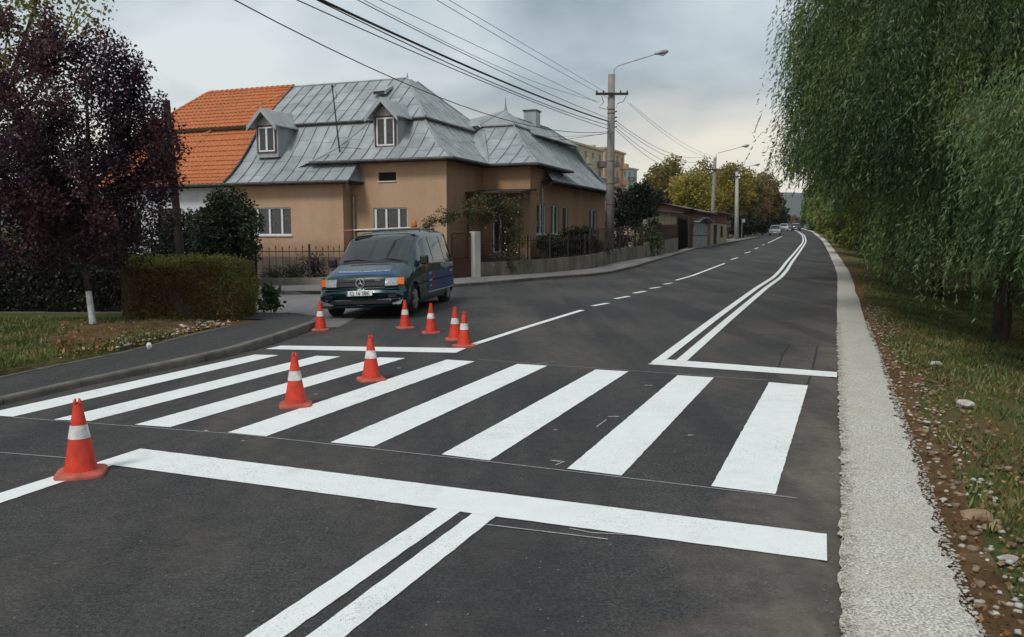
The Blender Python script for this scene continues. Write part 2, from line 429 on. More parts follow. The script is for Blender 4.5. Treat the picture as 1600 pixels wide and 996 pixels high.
# ------------------------------------------------------------ mesh helpers
class MB:
    def __init__(s): s.v, s.f = [], []
    def add(s, vs, fs):
        k = len(s.v); s.v += [tuple(q) for q in vs]; s.f += [tuple(i + k for i in f) for f in fs]
        return s
    def box(s, x0, x1, y0, y1, z0, z1, mat=None):
        vs = [Vector(q) for q in ((x0, y0, z0), (x1, y0, z0), (x1, y1, z0), (x0, y1, z0), (x0, y0, z1), (x1, y0, z1), (x1, y1, z1), (x0, y1, z1))]
        if mat is not None: vs = [mat @ q for q in vs]
        return s.add(vs, [(0, 3, 2, 1), (4, 5, 6, 7), (0, 1, 5, 4), (1, 2, 6, 5), (2, 3, 7, 6), (3, 0, 4, 7)])
    def tube(s, pts, r, n=8, caps=True):
        pts = [Vector(p) for p in pts]
        rs = r if isinstance(r, (list, tuple)) else [r] * len(pts)
        rings = []
        for i, p in enumerate(pts):
            d = (pts[min(i + 1, len(pts) - 1)] - pts[max(i - 1, 0)])
            d = d.normalized() if d.length > 1e-9 else Vector((0, 0, 1))
            a = Vector((0, 0, 1)) if abs(d.z) < .9 else Vector((1, 0, 0))
            u = d.cross(a).normalized(); v = u.cross(d).normalized()
            rings.append([p + (u * math.cos(2 * math.pi * k / n) + v * math.sin(2 * math.pi * k / n)) * rs[i] for k in range(n)])
        vs = [q for g in rings for q in g]
        fs = [(i * n + k, i * n + (k + 1) % n, (i + 1) * n + (k + 1) % n, (i + 1) * n + k) for i in range(len(pts) - 1) for k in range(n)]
        if caps: fs += [tuple(range(n - 1, -1, -1)), tuple((len(pts) - 1) * n + k for k in range(n))]
        return s.add(vs, fs)
    def bar(s, a, b, wd, ht=None):
        a, b = Vector(a), Vector(b); ht = ht or wd
        d = (b - a).normalized(); up = Vector((0, 0, 1)) if abs(d.z) < .95 else Vector((0, 1, 0))
        u = d.cross(up).normalized() * wd / 2; v = u.cross(d).normalized() * ht / 2
        vs = [a - u - v, a + u - v, a + u + v, a - u + v, b - u - v, b + u - v, b + u + v, b - u + v]
        return s.add(vs, [(0, 1, 2, 3), (7, 6, 5, 4), (0, 4, 5, 1), (1, 5, 6, 2), (2, 6, 7, 3), (3, 7, 4, 0)])
    def grid(s, rows):
        n = len(rows[0]); vs = [p for r in rows for p in r]
        return s.add(vs, [(i * n + j, i * n + j + 1, (i + 1) * n + j + 1, (i + 1) * n + j) for i in range(len(rows) - 1) for j in range(n - 1)])
    def mesh(s, name):
        me = bpy.data.meshes.new(name); me.from_pydata(s.v, [], s.f); me.update(); return me
    def build(s, name, mat, parent=None, smooth=False, bevel=0.0, fix=False):
        me = s.mesh(name)
        if fix:
            bm = bmesh.new(); bm.from_mesh(me); bmesh.ops.remove_doubles(bm, verts=bm.verts, dist=1e-4)
            bmesh.ops.recalc_face_normals(bm, faces=bm.faces); bm.to_mesh(me); bm.free()
        return link(name, me, mat, parent, smooth, bevel)
def link(name, me, mat, parent=None, smooth=False, bevel=0.0):
    o = bpy.data.objects.new(name, me); C.objects.link(o)
    if mat: me.materials.append(mat)
    if smooth:
        for p in me.polygons: p.use_smooth = True
    if bevel:
        b = o.modifiers.new('bevel', 'BEVEL'); b.width = bevel; b.segments = 2; b.limit_method = 'ANGLE'
    if parent: o.parent = parent
    return o
def tag(o, label=None, cat=None, group=None, kind=None):
    if label: o['label'] = label
    if cat: o['category'] = cat
    if group: o['group'] = group
    if kind: o['kind'] = kind
    return o
def thing(name, label, cat, loc=(0, 0, 0), rz=0, group=None):
    o = bpy.data.objects.new(name, None); C.objects.link(o); o.empty_display_size = .2
    o.location = loc; o.rotation_euler = (0, 0, rz)
    return tag(o, label, cat, group)
def dup(root, loc, rz, label=None, sc_=None):
    r = root.copy(); C.objects.link(r); r.location = loc; r.rotation_euler = (0, 0, rz)
    if sc_: r.scale = (sc_,) * 3
    if label: r['label'] = label
    for ch in list(root.children):
        c = ch.copy(); C.objects.link(c); c.parent = r
        for g in list(ch.children):
            d = g.copy(); C.objects.link(d); d.parent = c
    return r
def text_mesh(s, size, extrude=.002):
    cu = bpy.data.curves.new('lettering', 'FONT'); cu.body = s; cu.size = size; cu.extrude = extrude
    cu.align_x = 'CENTER'; cu.align_y = 'CENTER'; cu.resolution_u = 2
    o = bpy.data.objects.new('t', cu); C.objects.link(o)
    me = bpy.data.meshes.new_from_object(o.evaluated_get(bpy.context.evaluated_depsgraph_get()))
    bpy.data.objects.remove(o); return me
def quads_np(name, V, mat, parent=None, kind=None):
    """V: (n,4,3) array of quads"""
    n = len(V); me = bpy.data.meshes.new(name)
    me.vertices.add(n * 4); me.vertices.foreach_set('co', V.reshape(-1).astype(np.float32))
    me.loops.add(n * 4); me.loops.foreach_set('vertex_index', np.arange(n * 4, dtype=np.int32))
    me.polygons.add(n); me.polygons.foreach_set('loop_start', np.arange(0, n * 4, 4, dtype=np.int32))
    me.update(calc_edges=True); me.validate()
    o = link(name, me, mat, parent)
    if kind: o['kind'] = kind
    return o
def norm(a): return a / np.maximum(np.linalg.norm(a, axis=-1, keepdims=True), 1e-9)
def leaf_quads(P, D, Ln, W):
    """diamond leaves starting at P along D"""
    D = norm(D); S = norm(np.cross(D, norm(rng.normal(size=P.shape))))
    Ln = np.asarray(Ln).reshape(-1, 1); W = np.asarray(W).reshape(-1, 1)
    mid = P + D * Ln * .45
    return np.stack([P, mid + S * W * .5, P + D * Ln, mid - S * W * .5], 1)
def clumps(centers, n, rad, size, aspect=.55, squash=.8, droop=.3):
    """n leaves round every centre"""
    c = np.repeat(np.asarray(centers, float), n, 0)
    d = norm(rng.normal(size=c.shape)); r = rad * rng.random((len(c), 1)) ** .45
    off = d * r; off[:, 2] *= squash
    D = norm(rng.normal(size=c.shape) + d * .8 - np.array([0, 0, droop]))
    s = size * rng.uniform(.6, 1.3, len(c))
    return leaf_quads(c + off, D, s, s * aspect)
def crown_points(cx, cy, cz, rx, ry, rz, n, hollow=.45, lobes=7, seed=0):
    """points in a lumpy ellipsoid shell"""
    r = np.random.default_rng(seed)
    ld = norm(r.normal(size=(lobes, 3))); la = r.uniform(.12, .34, lobes)
    d = norm(r.normal(size=(n, 3)))
    k = .78 + sum(a * np.exp(-((1 - d @ l) * 5)) for a, l in zip(la, ld))
    q = (hollow + (1 - hollow) * r.random(n) ** .6) * k
    p = d * q[:, None] * np.array([rx, ry, rz]) + np.array([cx, cy, cz])
    return p

def tree(name, label, cat, base, H, crown, leafm, nc=160, nl=90, lrad=.45, lsize=.12, tr=.14, barkm=None, group=None, seed=1, hollow=.4, limbs=7, squash=.8, aspect=.55, kindcrown='crown', lean=(0, 0), lobes=7):
    """crown = (dx,dy,cz,rx,ry,rz) relative to the base"""
    t = thing(name, label, cat, base, 0, group)
    r = random.Random(seed)
    dx, dy, cz, rx, ry, rz = crown
    mb = MB(); top = Vector((dx * .7, dy * .7, cz + rz * .45))
    pts = [Vector((0, 0, -.15)), Vector((0, 0, .0)), Vector((dx * .1 + lean[0], dy * .1 + lean[1], (cz - rz) * .5 + .2)), Vector((dx * .4, dy * .4, cz - rz * .3)), top]
    mb.tube(pts, [tr * 1.35, tr * 1.1, tr * .85, tr * .6, tr * .15], 9)
    for i in range(limbs):
        a = 2 * math.pi * (i + r.random() * .6) / limbs; f = r.uniform(.25, .85)
        st = pts[2].lerp(top, f * .6); el = r.uniform(.1, .75)
        en = Vector((dx + rx * .72 * math.cos(a) * math.cos(el), dy + ry * .72 * math.sin(a) * math.cos(el), cz + rz * (.1 + .75 * math.sin(el))))
        md = st.lerp(en, .5) + Vector((0, 0, -.06 * rz))
        mb.tube([st, md, en], [tr * .42, tr * .26, tr * .06], 6)
    mb.build('trunk', barkm or mt['bark'], t, True)
    P = crown_points(dx, dy, cz, rx, ry, rz, nc, hollow, lobes, seed)
    o = quads_np(kindcrown, clumps(P, nl, lrad, lsize, aspect, squash), leafm, t)
    return t

# ------------------------------------------------------------ the setting: terrain
def sheet(name, ys, xl, xrr, zf, mat, nx=2, kind='structure', parent=None):
    mb = MB(); rows = []
    for y in ys:
        a, b = xl(y), xrr(y)
        rows.append([(a + (b - a) * i / nx, y, zf(a + (b - a) * i / nx, y)) for i in range(nx + 1)])
    mb.grid(rows)
    o = mb.build(name, mat, parent, True)
    if kind: o['kind'] = kind
    return o
def frange(a, b, d):
    n = max(1, int(round((b - a) / d))); return [a + (b - a) * i / n for i in range(n + 1)]
def gterr(x, y):
    base = hz(-50, y); e = x - xr(y) - .75
    if e > 0:
        k = min(e / 3.2, 1.0); base -= .42 * (3 * k * k - 2 * k ** 3)
        base += .03 * math.sin(x * 1.7 + y * .9) * k
    return base - .035
ys = frange(-12, 40, .8) + frange(42, 160, 4) + [170, 190, 220, 260, 300, 400, 500, 600, 900, 1500, 2500, 4000, 5500]
mb = MB(); rows = []
for y in ys:
    xe = xr(y)
    xs = [-4000, -1500, -500, -200, -90, -60, -40, -25] + [xe - 18, xe - 12, xe - 8, xe - 4, xe - 2, xe - .5] + [xe + .5 * i for i in range(1, 16)] + [xe + 10, xe + 14, xe + 20, xe + 30, xe + 60, xe + 200, xe + 800, xe + 4000]
    xs = sorted(xs)
    rows.append([(x, y, gterr(x, y)) for x in xs])
mb.grid(rows); tag(mb.build('ground', mt['ground'], None, True), kind='structure')

ys = frange(-8, 36, .5) + frange(38, 160, 3) + frange(170, 690, 20)
def xroadl(y): return -70 if y < 34 else interp(FK, y) - .6
rnd = random.Random(3)
jag = {}
def xre(y):
    return xr(y) + .02 * math.sin(y * 1.1)
ys2 = frange(-8, 20, .12) + frange(20.5, 36, .5) + frange(38, 160, 3) + frange(170, 690, 20)
mb = MB(); rows = []
for y in ys2:
    a, b = xroadl(y), xre(y)
    xs = [a, max(a, -20)] + [max(a, min(b - .6, -6 + i * .75)) for i in range(14)] if y < 34 else [a]
    xs = [a, -30, -12, -6, -5, -4, -3.2, -2.6, -2, -1.4, -.8, -.2, .4, 1.0, 1.7, 2.6, 3.8] if y < 34 else [a + (b - a) * i / 18 for i in range(17)]
    xs = [min(q, b - .3) for q in xs] + [b - .15, b]
    rows.append([(q, y, hz(q, y) - (.02 if q == b else 0)) for q in xs])
mb.grid(rows)
road = tag(mb.build('road', mt['asphalt'], None, True), kind='structure')
# the side street has older, paler asphalt: its own sheet just above
mb = MB()
def old_edge(x): return 18.0 + .15 * math.sin(x * 1.3) + (max(0, x + 3.2) * .9)
rows = []
for i in range(60):
    x = -60 + i * (60 - 3.2) / 59
    rows.append([(x, yy, hz(x, yy) + .004) for yy in [15.0 + j * (interp([(-60, 24), (-7.3, 24), (-5.4, 23.8), (-3.2, 25.6)], x) - 15.0) / 12 for j in range(13)]])
mb.grid(rows); tag(mb.build('side_street', mt['oldasph'], None, True), kind='structure')

def strip_on(pl, wd, zoff=.006, step=.6):
    """polyline of ground points -> flat strip of width wd draped on the road"""
    out = []
    for a, b in zip(pl, pl[1:]):
        n = max(1, int((b - a).length / max(step, a.y * .04)))
        out += [a.lerp(b, i / n) for i in range(n)]
    out.append(pl[-1])
    rows = []
    for i, p in enumerate(out):
        d = out[min(i + 1, len(out) - 1)] - out[max(i - 1, 0)]; d.z = 0; d.normalize()
        s = Vector((d.y, -d.x, 0)) * wd / 2
        rows.append([(q.x, q.y, hz(q.x, q.y) + zoff) for q in (p - s, p + s)])
    return rows
def quad_on(pts, zoff=.006, n=None):
    a, b, c, d = [G(*p) for p in pts]      # a-b one end, d-c the other
    n = n or max(10, min(140, int((b - c).length / .06))); j = lambda: Vector((rnd.gauss(0, .0016), rnd.gauss(0, .0016), 0))
    return [[(q.x, q.y, hz(q.x, q.y) + zoff) for q in (a.lerp(d, i / n) + j(), b.lerp(c, i / n) + j())] for i in range(n + 1)]
ZEB = [[(397.5, 555), (435.5, 555.8), (20, 652.3), (-30, 649)],
       [(494.9, 556.8), (531.9, 558), (141, 659), (83.5, 656.8)],
       [(592.7, 559.2), (633.4, 560.4), (265.6, 668.6), (210.8, 664.7)],
       [(698, 562.8), (741.8, 565.5), (416, 682.8), (356, 676.8)],
       [(808.6, 569.4), (855.3, 572.4), (583.7, 698.9), (516, 692.6)],
       [(930.8, 578.3), (982, 581.3), (765, 720.9), (689.7, 711.3)],
       [(1058.7, 587.3), (1115.4, 590.9), (971.4, 744.2), (886.2, 733.7)],
       [(1201.8, 598.2), (1262.6, 603.3), (1211.7, 773.4), (1111.4, 761.1)]]
for q in ZEB: MB().grid(quad_on(q)).build('zebra_stripe', mt['paint'], road)
MB().grid(quad_on([(219.2, 702.1), (176, 728), (1292, 878), (1292.8, 836)])).build('stop_line', mt['paint'], road)
MB().grid(quad_on([(439, 540.8), (415, 546.3), (712.6, 552), (728.3, 544.8)])).build('stop_line', mt['paint'], road)
MB().grid(quad_on([(1043, 562.5), (1012, 569.8), (1308, 590.5), (1308, 582.5)])).build('stop_line', mt['paint'], road)
def gl(*pts): return [G(*p) for p in pts]
MB().grid(quad_on([(219, 702.3), (177, 727.6), (-60, 808), (-60, 791)], .0055)).build('lane_line', mt['paint'], road)
def quad_line(a0, a1, b1, b0): return quad_on([a0, a1, b1, b0])
def ext(p, q, y): return (p[0] + (q[0] - p[0]) * (y - p[1]) / (q[1] - p[1]), y)
for (tl, tr_, br, bl) in (((688.2, 793), (722.9, 798), (454.9, 996), (394.6, 996)), ((742.4, 800), (778.6, 805), (548.2, 996), (488.9, 996))):
    MB().grid(quad_on([tl, tr_, ext(tr_, br, 1400), ext(tl, bl, 1400)], .005)).build('double_line', mt['paint'], road)
# far double line: follows the road edge at a constant offset
DL = gl((1031, 566), (1062, 542), (1094.5, 518), (1125, 496), (1161, 466), (1181, 451)) 
DLs = [(p.y, xr(p.y) - p.x) for p in DL]
LC = gl((1026.5, 567.5), (1180, 452))
RC = gl((1061.5, 567.5), (1187.5, 463))
import os
def dbl(off_knots):
    pts = []
    for y in [10.75, 13, 16, 20, 26, 32, 38, 45, 55, 65, 75, 88, 100, 112, 124, 140, 160, 190, 240, 300, 400]:
        pts.append(Vector((xr(y) - interp(off_knots, y), y, 0)))
    return pts
offL = [(10.8, xr(10.8) - LC[0].x), (LC[1].y, xr(LC[1].y) - LC[1].x), (45, xr(45) - G(1229, 410).x), (88, xr(88) - 31.1), (124, xr(124) - 43.7), (400, xr(400) - 131)]
offR = [(k, v - .30) for k, v in offL]
MB().grid(strip_on(dbl(offL), .15, .0095)).build('double_line', mt['paint'], road)
MB().grid(strip_on(dbl(offR), .15, .0095)).build('double_line', mt['paint'], road)
LW = .13
for seg in [((736, 540.5), (820, 513), (909.8, 485.3)), ((1056, 438.6), (1132.4, 412)), ((1199.8, 380.3), (1221.4, 369.8))]:
    MB().grid(strip_on(gl(*seg), LW, .0095)).build('lane_line', mt['paint'], road)
for seg in [((926, 478.6), (950, 474.2)), ((961, 467.3), (983, 463.4)), ((990, 458.8), (1008.4, 455.4)), ((1015.4, 451.3), (1031.4, 448.9)),
            ((1037, 444.7), (1050, 442.7)), ((1142, 406), (1153, 403)), ((1163.6, 396), (1173, 393.6)), ((1179, 389.3), (1185, 387.5)), ((1191, 383.6), (1194.5, 382.7))]:
    MB().grid(strip_on(gl(*seg), .14)).build('lane_dash', mt['paint'], road)
# thin chalk setting-out lines and tape marks
for seg in [((20, 653), (380, 680), (760, 722), (1200, 774), (1246, 780)), ((0, 708), (110, 717)), ((760, 821), (860, 833), (950, 844)),
            ((745, 562), (860, 571), (1200, 595)), ((890, 827), (925, 834), (1010, 838)), ((932, 668), (947, 657)), ((868, 728), (882, 722)), ((868, 565), (840, 569))]:
    MB().grid(strip_on(gl(*seg), .012, .0055, .15)).build('chalk_line', mt['chalk'], road)
for (x, y) in [(962, 652), (873, 722), (1016, 603), (868, 673), (322, 674), (380, 690), (494, 617), (623, 576), (954, 652), (866, 721), (1010, 603), (1078, 681)]:
    p = G(x, y); a = rnd.uniform(0, 3); s = rnd.uniform(.015, .03) * (1 + p.y * .05)
    mb = MB(); mb.add([(p.x + s * math.cos(a + k * 1.1) * rnd.uniform(.6, 1.3), p.y + .6 * s * math.sin(a + k * 1.1) * rnd.uniform(.6, 1.3), p.z + .006) for k in range(6)], [(0, 1, 2, 3, 4, 5)])
    mb.build('chalk_mark', mt['chalk'], road)
for seg in [((1234, 538), (1222, 556), (1218, 570), (1210, 588)), ((1277, 541), (1272, 566), (1266, 590), (1262, 600))]:
    MB().grid(strip_on(gl(*seg), .02, .0045, .1)).build('filled_crack', mt['dcrack'], road)

# gravel shoulder, rusty dirt strip
def shw(y): return .525 + .015 * math.sin(y * .7) + .01 * math.sin(y * 1.23)
jg = {}
def jit(y, k, s=.013):
    q = (round(y, 3), k)
    if q not in jg: jg[q] = rnd.gauss(0, s)
    return jg[q] if y < 16 else 0.0
ysn = frange(-4, 1.92, .37) + frange(2, 16, .07) + frange(16.25, 30, .25) + frange(31, 160, 2.5) + frange(170, 400, 20)
sheet('gravel_shoulder', ysn, lambda y: xr(y) - .03 + .006 * math.sin(y * 1.27) + jit(y, 0), lambda y: xr(y) + shw(y) + jit(y, 1, .02), lambda x, y: hz(x, y) + (.005 if x < xr(y) + .05 else .018 - .05 * max(0, x - xr(y) - .45)), mt['gravel'], 4)
sheet('dirt_strip', ysn, lambda y: xr(y) + shw(y) - .14, lambda y: xr(y) + shw(y) + .32 + .12 * math.sin(y * .8) + .08 * math.sin(y * 1.37), lambda x, y: gterr(x, y) + .02 + .012 * math.sin(x * 9 + y * 7), mt['dirt'], 3)

def stones_np(name, P, S, mat, kind='stuff'):
    """flattened irregular 8-vertex stones, joined"""
    n = len(P)
    base = np.array([[-1, -1, -.3], [1, -1, -.3], [1, 1, -.3], [-1, 1, -.3], [-.6, -.6, .7], [.6, -.6, .7], [.6, .6, .7], [-.6, .6, .7]], float) * .5
    ang = rng.uniform(0, 6.28, n); V = base[None] * rng.uniform(.45, 1.35, (n, 8, 3)) * np.asarray(S)[:, None, None]
    V[:, :, 2] *= .65
    c, s = np.cos(ang)[:, None], np.sin(ang)[:, None]
    X = V[:, :, 0] * c - V[:, :, 1] * s; Y = V[:, :, 0] * s + V[:, :, 1] * c
    V = np.stack([X, Y, V[:, :, 2]], 2) + P[:, None, :]
    idx = np.array([[3, 2, 1, 0], [4, 5, 6, 7], [0, 1, 5, 4], [1, 2, 6, 5], [2, 3, 7, 6], [3, 0, 4, 7]])
    me = bpy.data.meshes.new(name)
    me.vertices.add(n * 8); me.vertices.foreach_set('co', V.reshape(-1).astype(np.float32))
    li = (idx.reshape(-1)[None] + (np.arange(n) * 8)[:, None]).reshape(-1).astype(np.int32)
    me.loops.add(len(li)); me.loops.foreach_set('vertex_index', li)
    me.polygons.add(n * 6); me.polygons.foreach_set('loop_start', np.arange(0, n * 24, 4, dtype=np.int32)); me.update(calc_edges=True)
    o = link(name, me, mat); o['kind'] = kind
    return o
def pts_strip(n, y0, y1, o0, o1, zf, pw=1.0):
    y = y0 + (y1 - y0) * rng.random(n) ** pw
    x = np.array([xr(q) for q in y]) + o0 + (o1 - o0) * rng.random(n)
    z = np.array([zf(a, b) for a, b in zip(x, y)])
    return np.stack([x, y, z], 1)
P = pts_strip(26000, 2.2, 16, -.03, .58, lambda x, y: hz(x, y) + .012, 1.6)
tag(stones_np('gravel', P, rng.random(len(P)) ** 1.8 * .017 + .004, mt['stone']), 'pale crushed gravel covering the road shoulder', 'gravel')
P = pts_strip(420, 2.0, 14, -.30, .0, lambda x, y: hz(x, y) + .003, 1.5)
P[:, 0] += .25 * (1 - rng.random(len(P)) ** .4)
tag(stones_np('loose_chippings', P, rng.uniform(.004, .013, len(P)), mt['stoneb']), 'loose gravel chippings spilt on the asphalt edge', 'gravel')
P = pts_strip(420, 2.2, 20, .5, 1.0, lambda x, y: gterr(x, y) + .03, 1.4)
tag(stones_np('pale_stones', P, rng.uniform(.015, .045, len(P)), mt['stone']), 'pale stones scattered along the outer edge of the gravel', 'stones')
P = pts_strip(900, 2.2, 22, .58, 1.3, lambda x, y: gterr(x, y) + .025, 1.3)
tag(stones_np('tan_stones', P, rng.random(len(P)) ** 2.2 * .06 + .012, mt['stoneb']), 'tan rubble stones between the dirt and the grass', 'stones')
# the few bigger rocks are things of their own
for (x, y, s, m_, lab) in [(1550, 830, .05, 'stoneb', 'largest tan rock in the rubble beside the gravel'), (1575, 880, .05, 'stone', 'pale flat stone lowest in the rubble beside the gravel'),
                           (1462, 572, .07, 'stone', 'small white stone lying on the green verge beyond the rubble'), (1508, 636, .08, 'stone', 'grey white stone half sunk in the verge grass, nearer than the white one'),
                           (1525, 815, .08, 'stoneb', 'small tan rock just uphill of the largest tan rock')]:
    r = ray(x, y); t = 3.0
    while CH + r[2] * t / r[1] > gterr(r[0] * t / r[1], t): t += .02
    X = r[0] * t / r[1]
    bm = bmesh.new(); bmesh.ops.create_icosphere(bm, subdivisions=2, radius=s)
    for v in bm.verts:
        k = rnd.uniform(.8, 1.15); v.co = Vector((v.co.x * k * 1.2, v.co.y * k, v.co.z * k * .6))
    me = bpy.data.meshes.new('rock'); bm.to_mesh(me); bm.free()
    o = link('rock', me, mt[m_]); o.location = (X, t, gterr(X, t) + s * .3); tag(o, lab, 'rock')
# fallen leaves
P = pts_strip(6500, 2.4, 45, .55, 1.5, lambda x, y: gterr(x, y) + .03, 1.5)
D = rng.normal(size=P.shape); D[:, 2] *= .35
sz = rng.uniform(.014, .045, len(P))
o = quads_np('fallen_leaves', leaf_quads(P, D, sz, sz * .6), lf['litter'], None, 'stuff'); tag(o, 'brown fallen leaves along the right-hand gravel edge', 'leaves')
P2 = pts_strip(2200, 4, 40, 1.5, 9, lambda x, y: gterr(x, y) + .04, 1.3)
D = rng.normal(size=P2.shape); D[:, 2] *= .35; sz = rng.uniform(.02, .06, len(P2))
o = quads_np('scattered_leaves', leaf_quads(P2, D, sz, sz * .6), lf['litter'], None, 'stuff'); tag(o, 'brown leaves scattered over the verge under the willows', 'leaves')
# verge grass
def grass(name, P, h, label, mat=lf['grass'], wd=.012):
    D = rng.normal(size=P.shape) * .55; D[:, 2] = 1.0
    hh = h * rng.uniform(.5, 1.4, len(P))
    o = quads_np(name, leaf_quads(P, D, hh, np.full(len(P), wd) * (1 + P[:, 1] * .06)), mat, None, 'stuff'); tag(o, label, 'grass')
P = pts_strip(120000, 2.6, 34, .78, 9.0, lambda x, y: gterr(x, y), 1.5)
k = np.sin(P[:, 0] * 1.3 + P[:, 1] * .6) + np.sin(P[:, 0] * .7 - P[:, 1] * .9 + 2) + .9 * np.sin(P[:, 0] * 3.1 + P[:, 1] * 2.2) + rng.normal(size=len(P)) * .8
off = P[:, 0] - np.array([xr(q) for q in P[:, 1]])
k += np.clip((off - 1.15) * 2.2, -1.6, .7)
grass('verge_grass', P[k > -.5], .085, 'rough green verge grass on the right beside the gravel')

# ---- left pavement, kerb and verge
def lz(y): return interp(KH, max(0, y))
yy = frange(-8, 15.3, .5)
rows = []
for y in yy:
    z = lz(y); a, b = interp(XIN, y), interp(XK, y) - .11
    rows.append([(a + (b - a) * i / 4, y, z) for i in range(5)])
mb = MB(); mb.grid(rows)
# corner piece that turns along the side street
cr = [(-3.66, 15.3), (-3.75, 15.75), (-4.0, 16.15), (-4.5, 16.4), (-4.9, 16.42), (-5.4, 16.45)]
ci = [(-4.72, 15.3), (-4.80, 15.3), (-4.85, 15.3), (-5.0, 15.3), (-5.1, 15.3), (-5.4, 15.35)]
mb.grid([[(a[0], a[1], .125), (b[0], b[1], .125)] for a, b in zip(cr, ci)])
walk = tag(mb.build('pavement', mt['walk'], None, False), kind='structure')
def kerb_run(pl, zf, parent, wd=.115, L_=1.0, drop=0.0, name='kerb_stone'):
    """individual stones along a polyline"""
    dist = [0]
    for a, b in zip(pl, pl[1:]): dist.append(dist[-1] + (b - a).length)
    def pt(s):
        for i in range(len(pl) - 1):
            if s <= dist[i + 1]: return pl[i].lerp(pl[i + 1], (s - dist[i]) / max(1e-6, dist[i + 1] - dist[i]))
        return pl[-1]
    n = int(dist[-1] / L_)
    for i in range(n):
        a, b = pt(i * L_ + .006), pt((i + 1) * L_ - .006)
        d = (b - a).normalized(); s = Vector((d.y, -d.x, 0)) * wd / 2
        j = rnd.uniform(-.006, .006)
        za, zb = zf(a) + j, zf(b) + j + rnd.uniform(-.004, .004)
        vs = []
        for q, z in ((a, za), (b, zb)):
            zz = hz(q.x, q.y) - .05
            vs += [(q.x - s.x, q.y - s.y, zz), (q.x + s.x, q.y + s.y, zz), (q.x + s.x, q.y + s.y, z - .02), (q.x + s.x * .8, q.y + s.y * .8, z), (q.x - s.x, q.y - s.y, z)]
        MB().add(vs, [(4, 3, 2, 1, 0), (5, 6, 7, 8, 9), (0, 1, 6, 5), (1, 2, 7, 6), (2, 3, 8, 7), (3, 4, 9, 8), (4, 0, 5, 9)]).build(name, mt['kerb'], parent)
pl = [Vector((interp(XK, y) - .055, y, 0)) for y in frange(1.5, 15.3, .7)] + [Vector((-3.66, 15.75, 0)), Vector((-3.95, 16.2, 0)), Vector((-4.5, 16.46, 0)), Vector((-7, 16.6, 0)), Vector((-12, 16.68, 0))]
kerb_run(pl, lambda p: lz(p.y) + .008, walk)
pl = [Vector((interp(XIN, y) - .03, y, 0)) for y in frange(4.5, 14.6, .7)]
kerb_run(pl, lambda p: lz(p.y) + .012, walk, .06, 1.0, name='edging_stone')
# verge to the left of the pavement
yy = frange(-8, 15.2, .6)
rows = []
for y in yy:
    b = interp(XIN, y) - .06; z = lz(y)
    rows.append([(-45, y, z - .02), (-20, y, z - .02)] + [(b - 6 + 6 * i / 12, y, z - .012 + .02 * math.sin(b * 3 + i + y * 2) * (1 if i < 12 else 0) + (.05 if 2 < i < 11 and y > 9 else 0)) for i in range(13)])
MBv = MB().grid(rows); MBv.grid([[(-45, y_, .10), (-12, y_, .11), (-8, y_, .11), (-5.42, y_, .112)] for y_ in (15.2, 16.0, 16.62)]); tag(MBv.build('verge', mt['ground'], None, True), kind='structure')
def dirt_patch(pts, name, mat, zo, n=26):
    c = Vector((sum(p[0] for p in pts) / len(pts), sum(p[1] for p in pts) / len(pts), 0))
    vs = [(c.x, c.y, zo + .06)]
    for k in range(n):
        f = k / n * len(pts); i = int(f); a, b = Vector((*pts[i], 0)), Vector((*pts[(i + 1) % len(pts)], 0))
        p = a.lerp(b, f - i); p = c + (p - c) * rnd.uniform(.85, 1.08); vs.append((p.x, p.y, zo))
    mid = [(c.x + (v[0] - c.x) * .55, c.y + (v[1] - c.y) * .55, zo + .07 + rnd.uniform(-.02, .03)) for v in vs[1:]]
    vs += mid
    fs = [(0, n + 1 + k, n + 1 + (k + 1) % n) for k in range(n)] + [(1 + k, 1 + (k + 1) % n, n + 1 + (k + 1) % n, n + 1 + k) for k in range(n)]
    return tag(MB().add(vs, fs).build(name, mat, None, True), kind='structure')
def verge_pts(n, x0, x1, y0, y1):
    """image-guided patch on the left verge, returned as world points"""
    q = []
    while len(q) < n:
        p = G(rng.uniform(x0, x1), rng.uniform(y0, y1), .12)
        if p.x < interp(XIN, p.y) - .1 and p.y < 15.1: q.append(p)
    return np.array([[v.x, v.y, v.z + .01] for v in q])
dirt_patch([(-6.9, 11.2), (-5.75, 11.2), (-5.3, 12.6), (-5.05, 14.2), (-5.2, 15.0), (-6.4, 15.1), (-7.6, 13.6), (-7.4, 12)], 'bare_earth', mt['dirt'], .125)
P = verge_pts(2200, 90, 400, 505, 565)
D = rng.normal(size=P.shape); D[:, 2] *= .5; sz = rng.uniform(.03, .08, len(P)); P[:, 2] += rng.uniform(0, .06, len(P))
o = quads_np('leaf_litter', leaf_quads(P, D, sz, sz * .6), lf['litter'], None, 'stuff'); tag(o, 'dry leaf litter on bare earth below the clipped hedge', 'leaves')
P = verge_pts(14000, -80, 270, 498, 600)
grass('left_verge_grass', P[(np.sin(P[:, 0] * 2.3 + P[:, 1] * 1.1) + rng.normal(size=len(P)) * .7) > -.6], .09, 'green grass strip beside the left pavement', lf['grass'], .014)
P = verge_pts(260, 180, 400, 505, 560); P[:, 2] += .04
tag(stones_np('rubble', P, rng.uniform(.02, .07, len(P)), mt['stone']), 'small pale rubble in the dirt by the left pavement', 'stones')
for (x, y, lab) in [(233, 541, 'crumpled white paper lying at the edge of the left pavement'), (283, 511, 'crumpled white scrap near the foot of the hedge')]:
    p = G(x, y, .17); bm = bmesh.new(); bmesh.ops.create_icosphere(bm, subdivisions=2, radius=.045)
    for v in bm.verts: v.co *= rnd.uniform(.65, 1.2)
    me = bpy.data.meshes.new('paper_scrap'); bm.to_mesh(me); bm.free()
    o = link('paper_scrap', me, mt['paper']); o.location = p; tag(o, lab, 'litter')

